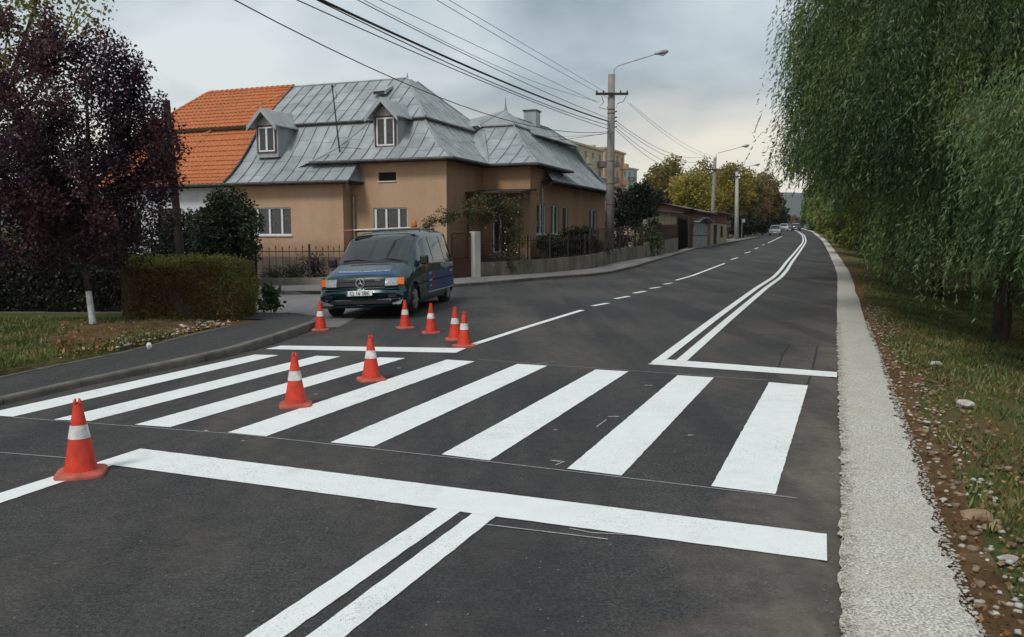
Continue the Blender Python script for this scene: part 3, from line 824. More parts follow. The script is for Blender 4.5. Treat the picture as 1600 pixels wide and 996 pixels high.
# ---- far pavement on the other side of the junction
WB = [(26.1, -60), (26.1, -8.2), (26.3, -6.1), (28.4, -3.6), (30.0, -2.2), (31.3, -1.4), (34.5, 1.7), (37.1, 3.5), (42.4, 5.35), (48.9, 8.0), (60.5, 12.3), (67.9, 14.6), (85, 21.8), (100, 27.6), (112, 31.8), (150, 44), (300, 91)]
FKp = [(-60, 23.2)] + [(x, y) for y, x in FK]
WBp = [(x, y) for y, x in WB]
def resample(pl, n):
    pl = [Vector((*p, 0)) for p in pl]; d = [0]
    for a, b in zip(pl, pl[1:]): d.append(d[-1] + (b - a).length)
    out = []
    for i in range(n):
        s = d[-1] * i / (n - 1)
        for k in range(len(pl) - 1):
            if s <= d[k + 1] + 1e-6:
                out.append(pl[k].lerp(pl[k + 1], (s - d[k]) / max(1e-6, d[k + 1] - d[k]))); break
    return out
FKs = [p for p in FKp if p[1] <= 112.1]; WBs = [p for p in WBp if p[1] <= 112.1]
# match the two edges segment by segment so that they stay side by side
pairs = [((-60, 23.2), (-60, 26.2)), ((-7.3, 23.2), (-8.2, 26.2)), ((-5.4, 23.3), (-6.1, 26.4)), ((-3.2, 25.2), (-3.7, 28.5)), ((-1.9, 26.7), (-2.2, 30.2)), ((-.5, 28.4), (-1.3, 31.5)),
         ((1.55, 31.7), (1.6, 34.7)), ((3.1, 33.6), (2.6, 36.0)), ((4.3, 35.5), (3.6, 37.4)), ((5.7, 39.1), (5.3, 42.6)), ((9.3, 49.8), (8.0, 49.2)), ((14.75, 66.3), (12.3, 60.9)), ((17.4, 72), (14.6, 68.3)), ((22.9, 86.5), (20.2, 85)), ((34, 112), (31.6, 112))]
rows = []
for (a, b), (c, d) in zip(pairs, pairs[1:]):
    n = max(1, int(math.hypot(c[0] - a[0], c[1] - a[1]) / 1.5)) if a[0] > -50 else 6
    for i in range(n):
        f = i / n; p = Vector((*a, 0)).lerp(Vector((*c, 0)), f); q = Vector((*b, 0)).lerp(Vector((*d, 0)), f)
        rows.append([(p.lerp(q, k / 3).x, p.lerp(q, k / 3).y, hz(p.lerp(q, k / 3).x, p.lerp(q, k / 3).y) + .10) for k in range(4)])
walk2 = tag(MB().grid(rows).build('far_pavement', mt['oldasph'], None, True), kind='structure')
pl = [Vector((*a, 0)) for a, b in pairs[1:]]; pl[0].x = -9
kerb_run([Vector((-14, 23.15, 0))] + pl[0:13], lambda p: hz(p.x, p.y) + .115, walk2, .14, 1.5)

# hills far away
def hillrow(name, Y, x0, x1, base, amp, seed, n=60):
    r = random.Random(seed); ph = [r.uniform(0, 6) for _ in range(5)]
    rows = []
    for j in range(9):
        f = j / 8; row = []
        for i in range(n + 1):
            x = x0 + (x1 - x0) * i / n; u = x / 900
            h = amp * (.75 + .12 * math.sin(u * 1.3 + ph[0]) + .08 * math.sin(u * 3.1 + ph[1]) + .03 * math.sin(u * 8 + ph[2]))
            row.append((x, Y + f * 1400, 7 + base + h * math.sin(f * math.pi / 2) ** .8 - (0 if f else 12)))
        rows.append(row)
    return tag(MB().grid(rows).build(name, mt['hill'], None, True), kind='structure')
hillrow('hills', 2300, -3800, 3800, 0, 235, 5)

# ============================================================ traffic cones
def make_cone(loc, rz, label):
    t = thing('traffic_cone', label, 'traffic cone', loc, rz, 'orange and white traffic cones guarding the fresh paint')
    H = .535
    def rad(z): return .110 + (.026 - .110) * (z - .02) / (H - .02 - .03)
    def lathe(zs, extra=0, n=28, cap=False):
        mb = MB(); mb.grid([[((rad(z) + extra) * math.cos(2 * math.pi * k / n), (rad(z) + extra) * math.sin(2 * math.pi * k / n), z) for k in range(n + 1)] for z in zs]); return mb
    b = MB(); n = 40; prof = [(.0, 1.0), (.018, 1.0), (.026, .96), (.030, .8)]
    rows = []
    for z, k in prof:
        row = []
        for i in range(n + 1):
            a = 2 * math.pi * i / n; e = 5; c, s = math.cos(a), math.sin(a)
            q = .160 * k / (abs(c) ** e + abs(s) ** e) ** (1 / e); row.append((q * c, q * s, z))
        rows.append(row)
    rows.append([(.107 * math.cos(2 * math.pi * i / n), .107 * math.sin(2 * math.pi * i / n), .036) for i in range(n + 1)])
    b.grid(rows); b.build('base', mt['coneb'], t, True)
    lathe([.034, .15, .262], 0).build('cone_body', mt['cone'], t, True)
    lathe([.262, .265, .30, .352, .355], .003).build('reflective_band', mt['band'], t, True)
    top = lathe([.355, .42, .48, .50], 0)
    n = 28
    top.build('cone_tip', mt['cone'], t, True)
    # two upstanding prongs with a slot between them
    for s in (-1, 1):
        mb = MB(); mb.tube([(s * .014, 0, .485), (s * .017, 0, .51), (s * .012, 0, .537)], [.018, .013, .006], 8); mb.build('tip_prong', mt['cone'], t, True)
    return t
cones = [((127, 741), 1.02, .35, 'nearest traffic cone, standing at the left tip of the long stop line'),
         ((462, 634), 1.0, .2, 'nearer of the two traffic cones standing among the zebra stripes'),
         ((580, 594), 1.0, .4, 'traffic cone at the far end of the zebra crossing, right of centre line of the fourth stripe top'),
         ((501, 516), .96, .1, 'small far traffic cone beside the kerb corner left of the van'),
         ((633, 513), .96, .5, 'traffic cone standing right in front of the front wheel of the van'),
         ((673.5, 520.5), .97, .3, 'traffic cone alone on open asphalt, second from the van'),
         ((711, 531), 1.0, .0, 'traffic cone partly hidden behind the one at the lane line end'),
         ((725.5, 541.5), 1.0, .6, 'traffic cone standing on the corner where the short stop line meets the lane line')]
c0 = None
for (px, k, rz, lab) in cones:
    g = G(*px)
    if c0 is None: c0 = make_cone(g, rz, lab); c0.scale = (k,) * 3
    else: dup(c0, g, rz, lab, k)
for o in list(C.objects):
    if o.get('label') == cones[2][3]: o['label'] = 'farther of the two traffic cones standing among the zebra stripes'

# ============================================================ vehicles
def car(t, st, mats, wb, wr_, wheels, warp=.2, wlen=.6, boolean=True, wheel_r=.31, track=.8):
    """st: stations (s, ztop, zbelt, zbot, half width belt, half width roof). s runs backwards from the nose, local +Y is forward"""
    Lc = st[-1][0] / 2
    def sect(q):
        s, zt, zb, z0, wb_, wr2 = q
        zb = min(zb, zt - .05); h = zt - zb
        return [(0, zt + .012), (wr2 * .5, zt + .006), (wr2 * .86, zt - .012), (wr2, zt - min(.07, h * .5)), (wb_ - (wb_ - wr2) * .1, zb + .02), (wb_, zb - .08), (wb_ + .005, (zb + z0) * .5), (wb_, z0 + .12), (wb_ - .05, z0), (0, z0)]
    def wp(x, s): return s + warp * (abs(x) / .95) ** 4 * math.exp(-s / wlen) - .10 * (abs(x) / .95) ** 4 * math.exp(-(st[-1][0] - s) / .15)
    secs = [sect(q) for q in st]
    def pt(i, j, sgn, off=0.0):
        i0 = int(min(i, len(st) - 1.001)); f = i - i0; j0 = int(min(j, 8.999)); g = j - j0
        def P(a, b): x, z = secs[a][b]; return Vector((x * sgn, -(wp(x, st[a][0])) + Lc, z))
        return P(i0, j0).lerp(P(i0, j0 + 1), g).lerp(P(i0 + 1, j0).lerp(P(i0 + 1, j0 + 1), g), f)
    mb = MB(); rows = []
    for i in range(len(st)):
        rows.append([pt(i, j, -1) for j in range(9, -1, -1)] + [pt(i, j, 1) for j in range(1, 9)])
    n = 18; vs = [p for r in rows for p in r]
    fs = [(i * n + k, i * n + (k + 1) % n, (i + 1) * n + (k + 1) % n, (i + 1) * n + k) for i in range(len(st) - 1) for k in range(n)]
    fs += [tuple(range(n)), tuple((len(st) - 1) * n + k for k in range(n - 1, -1, -1))]
    mb.add(vs, fs)
    body = mb.build('body', mats['paint'], t, False, 0, True)
    if boolean:
        cut = MB()
        for (s, r_) in wheels:
            cut.tube([(-1.3, Lc - s, wheel_r), (1.3, Lc - s, wheel_r)], r_, 24)
        co = cut.build('cut', None, t, False, 0, True)
        md = body.modifiers.new('b', 'BOOLEAN'); md.object = co; md.solver = 'EXACT'
        bpy.context.view_layer.update()
        me = bpy.data.meshes.new_from_object(body.evaluated_get(bpy.context.evaluated_depsgraph_get()))
        body.modifiers.clear(); body.data = me
        bpy.data.objects.remove(co)
    for p in body.data.polygons: p.use_smooth = True
    bv = body.modifiers.new('split', 'EDGE_SPLIT'); bv.split_angle = R(38)
    # dark inner box closes the wheel wells
    ib = MB(); ib.box(-.62, .62, -Lc + .3, Lc - .3, .24, .72); ib.build('underbody', mt['black'], t)
    for (s, r_) in wheels:
        for sg in (-1, 1):
            wt = bpy.data.objects.new('wheel', MB().tube([(-.10, 0, 0), (.10, 0, 0)], wheel_r - .02, 20).mesh('wheel')); C.objects.link(wt)
            wt.data.materials.append(mt['rubber']); wt.parent = t; wt.location = (sg * track, Lc - s, wheel_r)
            ty = MB(); prof = [(-.105, wheel_r * .62), (-.112, wheel_r * .8), (-.09, wheel_r * .97), (0, wheel_r), (.09, wheel_r * .97), (.112, wheel_r * .8), (.105, wheel_r * .62)]
            ty.grid([[(x, q * math.cos(2 * math.pi * k / 26), q * math.sin(2 * math.pi * k / 26)) for k in range(27)] for x, q in prof]); ty.build('tyre', mt['rubber'], wt, True)
            rm = MB(); rr = wheel_r * .62
            rm.grid([[(sg * x, q * math.cos(2 * math.pi * k / 24), q * math.sin(2 * math.pi * k / 24)) for k in range(25)] for x, q in ((.112, rr), (.108, rr * .88), (.09, rr * .85))])
            for k in range(5):
                a = 2 * math.pi * k / 5 + s
                rm.bar((sg * .108, 0, 0), (sg * .108, rr * .9 * math.cos(a), rr * .9 * math.sin(a)), .03 if abs(math.sin(a)) > 2 else .055, .055)
            rm.tube([(sg * .09, 0, 0), (sg * .118, 0, 0)], rr * .25, 12); rm.build('rim', mt['rim'], wt)
    def patch(name, i0, i1, j0, j1, sgn, mat, off=.008, ni=5, nj=4, parent=None, both=False):
        m_ = MB(); rows = []
        sl = [sgn]
        for i in range(ni + 1):
            r_ = []
            if both:
                js = [(j1 + (j0 - j1) * k / nj, -1) for k in range(nj)] + [(j0 + (j1 - j0) * k / nj, 1) for k in range(nj + 1)]
            else: js = [(j0 + (j1 - j0) * k / nj, sgn) for k in range(nj + 1)]
            for j, sg in js:
                a = i0 + (i1 - i0) * i / ni
                if isinstance(a, tuple): a = a[0]
                p = pt(a, j, sg)
                e = .02
                du = pt(min(a + e, len(st) - 1.01), j, sg) - pt(max(a - e, 0), j, sg); dv = pt(a, min(j + e, 9), sg) - pt(a, max(j - e, 0), sg)
                nrm = du.cross(dv)
                if nrm.length < 1e-9: nrm = Vector((sg, 0, 0))
                nrm.normalize(); cen = Vector((0, p.y * .8, .6))
                if nrm.dot(p - cen) < 0: nrm = -nrm
                r_.append(p + nrm * off)
            rows.append(r_)
        m_.grid(rows); return m_.build(name, mat, parent or t, True)
    return pt, patch, Lc
VST = [(0.0, .50, .40, .26, .86, .80), (.03, .565, .45, .22, .90, .84), (.10, .585, .5, .20, .915, .86), (.115, .625, .52, .20, .915, .86), (.17, .80, .62, .20, .92, .84), (.24, .855, .70, .2, .92, .83),
       (.55, .965, .82, .2, .925, .82), (.92, 1.085, .95, .2, .93, .80), (1.30, 1.335, .99, .2, .935, .78), (1.72, 1.60, 1.02, .2, .935, .765), (1.98, 1.685, 1.03, .2, .935, .76), (2.4, 1.735, 1.03, .2, .935, .755),
       (3.0, 1.755, 1.03, .2, .935, .755), (3.9, 1.745, 1.03, .2, .93, .75), (4.28, 1.71, 1.03, .21, .92, .74), (4.42, 1.55, 1.02, .22, .90, .72), (4.50, 1.05, .95, .26, .88, .74), (4.54, .6, .5, .3, .86, .8)]
VANPOS = Vector((-2.66, 18.5, 0)); VANYAW = R(180 - 9.0)
van = thing('van', 'dark teal work van with lit amber indicators and blue livery, stopped at the junction', 'van', VANPOS, VANYAW)
van.location.z = .035
van.rotation_euler = (R(.0), R(2.6), VANYAW)
pt, patch, Lc = car(van, VST, dict(paint=mt['vanp']), 0, 0, [(.80, .36), (3.72, .36)], warp=.20, wheel_r=.315, track=.80)
vglass = glassmat('van_windscreen', (.014, .019, .022), .07)
vdark = glassmat('van_side_glass', (.012, .014, .016), .04)
patch('windscreen', 7.12, 9.62, 0, 2.55, 1, vglass, .006, 8, 4, None, True)
patch('cowl', 6.86, 7.12, 0, 2.7, 1, mt['black'], .005, 2, 4, None, True)
for sg in (-1, 1):
    patch('front_side_window', 8.3, 10.9, 3.12, 3.98, sg, vdark, .007, 8, 3)
    patch('side_window', 11.05, 12.45, 3.12, 3.98, sg, vdark, .007, 4, 3)
    patch('side_window', 12.52, 13.9, 3.12, 3.98, sg, vdark, .007, 4, 3)
    patch('trim_strip', 6.6, 15, 5.9, 6.0, sg, mt['black'], .010, 14, 1)
    for i0 in (8.0, 11.0, 13.0):
        patch('door_gap', i0 - .012, i0 + .012, 4.05, 7.5, sg, mt['black'], .004, 1, 6)
    patch('livery_blue', 9.0, 14.7, 5.35, 6.75, sg, mt['blue'], .005, 12, 3)
    patch('livery_stripe', 9.3, 14.6, 6.78, 6.84, sg, mt['txt'], .006, 12, 1)
    patch('livery_red', 8.7, 9.4, 4.4, 5.25, sg, mt['red'], .006, 4, 3)
    patch('livery_red', 10.5, 10.9, 5.4, 6.6, sg, mt['red'], .007, 4, 3)
# bonnet livery
patch('bonnet_livery', 4.8, 5.5, 0, 2.4, 1, mt['blue'], .004, 4, 4, None, True)
patch('bonnet_vent', 6.55, 6.68, 0, 1.1, 1, mt['black'], .005, 1, 3, None, True)
def front(x, z, off=.0):
    """a point on the nose: scan stations"""
    best = None
    for i in range(0, 5):
        for f in (0, .25, .5, .75):
            s0, z0 = VST[i][0] + (VST[i + 1][0] - VST[i][0]) * f, VST[i][1] + (VST[i + 1][1] - VST[i][1]) * f
            if best is None or abs(z0 - z) < best[0]: best = (abs(z0 - z), s0)
    s = best[1] + .20 * (abs(x) / .95) ** 4 * math.exp(-best[1] / .6)
    if z < .5: s = .20 * (abs(x) / .95) ** 4
    return Vector((x, Lc - s + off, z))
def nose(name, x0, x1, z0, z1, mat, off, parent=None, nx=6, nz=3, sk=0.0, thick=.02):
    m_ = MB(); rows = [[front(x0 + (x1 - x0) * i / nx, z0 + (z1 - z0) * k / nz + sk * (i / nx) * (k / nz), off) for i in range(nx + 1)] for k in range(nz + 1)]
    m_.grid(rows)
    # sides so that it has thickness
    back = [[p - Vector((0, thick, 0)) for p in r] for r in rows]
    for a, b in ((rows[0], back[0]), (rows[-1], back[-1]), ([r[0] for r in rows], [r[0] for r in back]), ([r[-1] for r in rows], [r[-1] for r in back])):
        m_.grid([a, b])
    return m_.build(name, mat, parent or van)
gr = nose('grille', -.50, .50, .635, .775, mt['black'], .03, thick=.05)
for k in range(3): nose('grille_bar', -.49, .49, .65 + k * .042, .662 + k * .042, mt['gutter'], .045, gr)
for sg in (-1, 1):
    hl = nose('headlight', sg * .51, sg * .755, .635, .785, mt['lens'], .035, thick=.06)
    nose('lamp_surround', sg * .50, sg * .77, .62, .635, mt['black'], .04, hl)
    nose('indicator', sg * .76, sg * .865, .648, .782, mt['amber'], .036, thick=.06)
# round star badge
bd = MB(); n = 28
y0 = front(0, .70).y + .06
bd.grid([[((.088 + dr) * math.cos(2 * math.pi * k / n), y0 + dy, .70 + (.088 + dr) * math.sin(2 * math.pi * k / n)) for k in range(n + 1)] for dr, dy in ((-.010, 0), (-.005, .008), (.005, .008), (.010, 0))])
for k in range(3):
    a = math.pi / 2 + k * 2 * math.pi / 3
    tip = Vector((.082 * math.cos(a), y0 + .002, .70 + .082 * math.sin(a)))
    b1 = a + 1.05; b2 = a - 1.05; q = .018
    bd.add([tip, (q * math.cos(b1), y0, .70 + q * math.sin(b1)), (0, y0 + .014, .70), (q * math.cos(b2), y0, .70 + q * math.sin(b2))], [(0, 1, 2), (0, 2, 3)])
bd.build('star_badge', mt['chrome'], van)
bm_ = nose('bumper_lip', -.80, .80, .57, .595, mt['vanp'], .035, nx=10, nz=1)
nose('bumper_intake', -.62, .62, .29, .36, mt['black'], .012, nx=8)
nose('bumper_groove', -.84, .84, .375, .385, mt['black'], .008, nx=10, nz=1)
for sg in (-1, 1): nose('fog_recess', sg * .58, sg * .74, .40, .47, mt['black'], .010)
pl_ = nose('number_plate', -.27, .27, .455, .555, mt['plate'], .03, nz=1)
nose('plate_band', -.27, -.235, .457, .553, mt['blue'], .033, pl_, 1, 1) if False else None
nose('plate_band', .235, .27, .457, .553, mt['blue'], .033, pl_, 1, 1)
me = text_mesh('CJ 16 SBK', .105, .001); o = link('plate_lettering', me, mt['inkk'], pl_)
o.rotation_euler = (R(90), 0, R(180)); o.location = (-.018, front(0, .5).y + .038, .503); o.scale = (.95, 1, 1)
me = text_mesh('SEMNALIZARE & MARCAJE RUTIERE', .062, .001); o = link('bonnet_lettering', me, mt['txt'], van)
pb = pt(5.35, 0, 1); o.rotation_euler = (R(20), 0, R(180)); o.location = (0, pb.y, pb.z + .016); o.scale = (1.12, 1, 1)
# bend the bonnet line of lettering onto the curved nose
for v in o.data.vertices: v.co.y += .13 * (abs(v.co.x) / .95) ** 2
me = text_mesh('m m', .05, .001); o = link('grille_badge', me, mt['txt'], van); o.rotation_euler = (R(90), 0, R(180)); o.location = (-.36, front(.36, .75).y + .05, .75)
for sg in (-1, 1):
    for (tx, sz, i_, j_, wn) in (('MARCAJE RUTIERE', .15, 12.7, 5.1, 1.0), ('REGDIO', .08, 13.2, 5.55, 1), ('0 744 4', .07, 10.0, 5.5, 1), ('www.ro', .07, 10.0, 5.95, 1), ('Str. Oasului', .06, 10.0, 6.35, 1)):
        me = text_mesh(tx if tx not in ('REGDIO', '0 744 4', 'www.ro', 'Str. Oasului') else {'REGDIO': 'rutiere', '0 744 4': 'Tel. 0744', 'www.ro': 'Fax. 0264', 'Str. Oasului': 'e-mail'}[tx], sz, .001)
        o = link('side_lettering', me, mt['txt'], van); p = pt(i_, j_, sg)
        o.location = p + Vector((sg * .012, 0, 0)); o.rotation_euler = (R(90), 0, R(90) if sg > 0 else R(-90))
# wipers, mirrors, roof bar, beacon, handles, sticker on the screen
for x0, x1 in ((-.62, .02), (.02, .66)):
    a = pt(7.2, 0, 1); q = MB()
    q.tube([Vector((x0, pt(7.1, abs(x0) / .4, 1).y + .02, 1.115)), Vector(((x0 + x1) / 2, a.y - .01, 1.165)), Vector((x1, a.y + .0, 1.14))], .011, 6); q.build('wiper', mt['black'], van)
for sg in (-1, 1):
    mr = MB(); mr.box(sg * .93 - (0 if sg > 0 else .17), sg * .93 + (.17 if sg > 0 else 0), Lc - 1.36, Lc - 1.24, 1.0, 1.19)
    mr.box(min(sg * .88, sg * .95), max(sg * .88, sg * .95), Lc - 1.33, Lc - 1.27, 1.03, 1.09)
    mr.build('wing_mirror', mt['black'], van, False, .03)
    patch('door_handle', 10.6, 10.9, 4.6, 4.75, sg, mt['black'], .022, 2, 1)
rb = MB()
for yb in (.15, -1.1):
    rb.tube([(-.74, Lc - 2.05 + yb * .0 - (0 if yb > 0 else 1.2), 1.70), (-.74, Lc - 2.05 - (0 if yb > 0 else 1.2), 1.765), (.74, Lc - 2.05 - (0 if yb > 0 else 1.2), 1.765), (.74, Lc - 2.05 - (0 if yb > 0 else 1.2), 1.70)], .018, 6)
rb.build('roof_bar', mt['black'], van)
bc = MB(); bc.tube([(-.62, Lc - 2.08, 1.80), (-.62, Lc - 2.08, 1.85), (-.62, Lc - 2.08, 1.93), (-.62, Lc - 2.08, 1.955)], [.065, .062, .056, .035], 14); bc.build('beacon', mt['amberd'], van, True)
sk = MB()
def wsp(x, i): p = pt(i, abs(x) / .80 * 2.3, 1 if x > 0 else -1); return p + Vector((0, .012, .018))
for a, b in (((.66, 9.0), (.66, 9.55)), ((.66, 9.0), (.30, 9.25)), ((.30, 9.25), (.28, 9.62)), ((.66, 9.55), (.28, 9.62))):
    sk.bar(wsp(*a), wsp(*b), .045, .01)
sk.build('screen_sticker', mt['black'], van)
# long measuring lath on the roof rack: lies on it, so a thing of its own
lath = MB(); A = van.matrix_world
bpy.context.view_layer.update()
A = van.matrix_world
p0 = A @ Vector((1.0, Lc - 1.98, 1.80)); p1 = A @ Vector((-.50, Lc - 2.15, 1.80))
ln = thing('survey_rod', 'red and white survey rod lying across the front of the van roof', 'survey rod', p0)
for i in range(6):
    a = p0.lerp(p1, i / 6) - p0; b = p0.lerp(p1, (i + 1) / 6) - p0
    MB().tube([a, b], .016, 6).build('rod_section', mt['red'] if i in (0,) else mt['band'], ln)

# small far cars
def small_car(label, px, Yc, paint, hgt, lenn, front_cam, lamp=True, yaw=0.0, name='car', cat='car'):
    X = (px - 800) / 1286.7 * Yc
    t = thing(name, label, cat, (X, Yc, hz(X, Yc)), yaw)
    h = hgt
    S = [(0, .5, .4, .25, .78, .7), (.05, .62, .5, .2, .82, .72), (.15, .72, .6, .18, .84, .74), (.7, .86, .74, .18, .86, .76), (1.05, .93, .8, .18, .87, .74), (1.6, h - .08, .85, .18, .88, .64), (2.0, h, .88, .18, .88, .62),
         (lenn - 1.0, h - .01, .88, .18, .88, .62), (lenn - .45, h - .12, .88, .2, .86, .6), (lenn - .08, .95, .8, .25, .84, .68), (lenn, .6, .5, .3, .8, .74)]
    p_, pa, lc = car(t, S, dict(paint=paint), 0, 0, [(.8, .33), (lenn - .8, .33)], boolean=False, wheel_r=.3, track=.76)
    gm = mt['glass']
    pa('windscreen', 4.05, 5.8, 0, 2.5, 1, gm, .01, 4, 3, None, True)
    pa('rear_window', len(S) - 3 + .05, len(S) - 2.15, 0, 2.4, 1, gm, .01, 3, 3, None, True)
    for sg in (-1, 1):
        pa('side_window', 4.9, 7.9, 3.1, 3.95, sg, gm, .01, 5, 2)
        b = MB().box(sg * .62 - .13, sg * .62 + .13, lc - .2, lc - .02, .55, .70)
        b.build('headlight', mt['lens'], t, False, .02)
        MB().box(sg * .66 - .1, sg * .66 + .1, -lc + .02, -lc + .16, .62, .82).build('tail_light', mt['red'], t, False, .02)
        MB().box(min(sg * .86, sg * 1.0), max(sg * .86, sg * 1.0), lc - 1.4, lc - 1.28, .88, 1.0).build('wing_mirror', paint, t)
    MB().box(-.26, .26, lc - .04, lc + .015, .34, .44).build('number_plate', mt['plate'], t)
    MB().box(-.26, .26, -lc - .015, -lc + .04, .44, .55).build('number_plate', mt['plate'], t)
    MB().box(-.45, .45, lc - .1, lc - .01, .52, .62).build('grille', mt['black'], t)
    return t
A180 = math.pi
small_car('silver hatchback driving towards the camera, nearest of the oncoming cars', 1211, 125, mt['silver'], 1.55, 3.9, True, yaw=A180 - R(20))
small_car('white car following behind the silver one with headlights bright', 1224.5, 168, mt['whitep'], 1.5, 4.2, True, yaw=A180 - R(20))
small_car('dark car driving away in the right-hand lane, seen from behind', 1243.5, 158, mt['navy'], 1.55, 4.2, False, yaw=-R(19))
small_car('tiny distant dark car last in the oncoming line', 1231, 230, mt['navy'], 1.5, 4.2, True, yaw=A180 - R(19))

# ============================================================ the metal-roofed house
HC = Vector((-2.65, 33.5, 0.0)); HA = R(-21)
ua, va = Vector((math.cos(HA), math.sin(HA), 0)), Vector((-math.sin(HA), math.cos(HA), 0))
def HL(a, b, z=0.0): return HC + ua * a + va * b + Vector((0, 0, z))
house = thing('house', 'tan corner house with a grey sheet-metal mansard roof and two dormers', 'house', HC, HA)

def wall(parent, p0, p1, z0, z1, holes, mat, name='wall', depth=.16, thick=.3):
    """a wall from p0 to p1 (local xy, outside on the right-hand side walking p0->p1) with real openings; holes = (s0,s1,h0,h1)"""
    p0, p1 = Vector((*p0, 0)), Vector((*p1, 0)); d = p1 - p0; Ln = d.length; d.normalize(); nrm = Vector((d.y, -d.x, 0))
    ss = sorted({0, Ln} | {h[0] for h in holes} | {h[1] for h in holes}); zs = sorted({z0, z1} | {h[2] for h in holes} | {h[3] for h in holes})
    mb = MB()
    def P(s, z, o=0.0): q = p0 + d * s + nrm * o; return (q.x, q.y, z)
    for s0, s1 in zip(ss, ss[1:]):
        for a, b in zip(zs, zs[1:]):
            if any(h[0] <= s0 + 1e-6 and h[1] >= s1 - 1e-6 and h[2] <= a + 1e-6 and h[3] >= b - 1e-6 for h in holes): continue
            mb.add([P(s0, a), P(s1, a), P(s1, b), P(s0, b)], [(0, 1, 2, 3)])
    for h in holes:
        a, b, c, e = h[:4]
        mb.add([P(a, c), P(b, c), P(b, e), P(a, e), P(a, c, -depth), P(b, c, -depth), P(b, e, -depth), P(a, e, -depth)], [(0, 4, 5, 1), (1, 5, 6, 2), (2, 6, 7, 3), (3, 7, 4, 0)])
    mb.add([P(0, z0, -thick), P(Ln, z0, -thick), P(Ln, z1, -thick), P(0, z1, -thick), P(0, z1), P(Ln, z1)], [(3, 2, 1, 0), (4, 5, 2, 3)])
    o = mb.build(name, mat, parent)
    return P
def window(P, s0, s1, z0, z1, parent, cols=2, mull=None, dep=.13, sill=True, fm=None, gm=None, fw=.055, openleaf=False):
    fm = fm or mt['frame']; gm = gm or mt['curtain']
    # own node: the frame bars are one part, each pane a sub-part
    mb = MB(); y0, y1 = -dep, -dep + .06
    def bx(a, b, c, e, o0=y0, o1=y1):
        q = [P(a, c, o0), P(b, c, o0), P(b, c, o1), P(a, c, o1), P(a, e, o0), P(b, e, o0), P(b, e, o1), P(a, e, o1)]
        mb.add(q, [(0, 1, 2, 3), (7, 6, 5, 4), (0, 4, 5, 1), (1, 5, 6, 2), (2, 6, 7, 3), (3, 7, 4, 0)])
    bx(s0, s1, z0, z0 + fw); bx(s0, s1, z1 - fw, z1); bx(s0, s0 + fw, z0 + fw, z1 - fw); bx(s1 - fw, s1, z0 + fw, z1 - fw)
    edges = mull if mull else [s0 + (s1 - s0) * i / cols for i in range(1, cols)]
    for e in edges: bx(e - fw * .8, e + fw * .8, z0 + fw, z1 - fw, y0, y1 + .012)
    f = mb.build('window', fm, parent)
    cuts = [s0] + list(edges) + [s1]
    for a, b in zip(cuts, cuts[1:]):
        pm = MB(); pm.add([P(a + .02, z0 + .02, y0 + .02), P(b - .02, z0 + .02, y0 + .02), P(b - .02, z1 - .02, y0 + .02), P(a + .02, z1 - .02, y0 + .02),
                           P(a + .02, z0 + .02, y0 + .01), P(b - .02, z0 + .02, y0 + .01), P(b - .02, z1 - .02, y0 + .01), P(a + .02, z1 - .02, y0 + .01)], [(0, 1, 2, 3), (7, 6, 5, 4)])
        pm.build('pane', gm, f)
    if sill:
        m2 = MB(); q = [P(s0 - .06, z0 - .05, -dep), P(s1 + .06, z0 - .05, -dep), P(s1 + .06, z0 - .05, .07), P(s0 - .06, z0 - .05, .07)]
        q += [(x, y, z + .04) for x, y, z in q]
        m2.add(q, [(0, 1, 2, 3), (7, 6, 5, 4), (0, 4, 5, 1), (1, 5, 6, 2), (2, 6, 7, 3), (3, 7, 4, 0)]); m2.build('sill', fm, f)
    return f
PL = .75
# left wing front wall: a -10.1..-4.4 at b=-.72
P = wall(house, (-10.1, -.72), (-4.42, -.72), PL, 4.1, [(.62, 3.08, 1.68, 2.86)], mt['plaster'])
# window panes as in the photo: four lights between white bars
w1 = window(P, .62, 3.08, 1.68, 2.86, house, mull=[1.30, 1.93, 2.57])
P2 = wall(house, (-4.42, -.72), (-4.42, .0), PL, 4.1, [], mt['plaster'])
P = wall(house, (-4.42, 0), (0, 0), PL, 4.9, [(1.02, 2.62, 1.35, 2.82), (1.28, 2.12, 3.92, 4.28)], mt['plaster'])
window(P, 1.02, 2.62, 1.35, 2.82, house, mull=[1.10, 1.60, 2.20])
vt = MB()
for k in range(5):
    z = 3.96 + k * .065; q = [P(1.30, z, -.10), P(2.10, z, -.10), P(2.10, z + .045, -.05), P(1.30, z + .045, -.05)]; vt.add(q, [(0, 1, 2, 3)])
q = [P(1.28, 3.92, -.13), P(2.12, 3.92, -.13), P(2.12, 4.28, -.13), P(1.28, 4.28, -.13)]; vt.add(q, [(0, 1, 2, 3)])
vt.build('attic_vent', mt['iron'], house)
q = MB(); q.box(-3.16, -2.28, -.05, .03, 3.88, 3.92); q.build('vent_sill', mt['frame'], house)
P = wall(house, (0, 0), (0, 3.78), PL, 4.9, [], mt['plaster2'])
P = wall(house, (0, 3.78), (2.24, 3.78), PL, 4.9, [(.45, 1.15, .9, 2.7)], mt['plaster2'])
window(P, .45, 1.15, .9, 2.7, house, cols=2, gm=mt['glass'], sill=False)
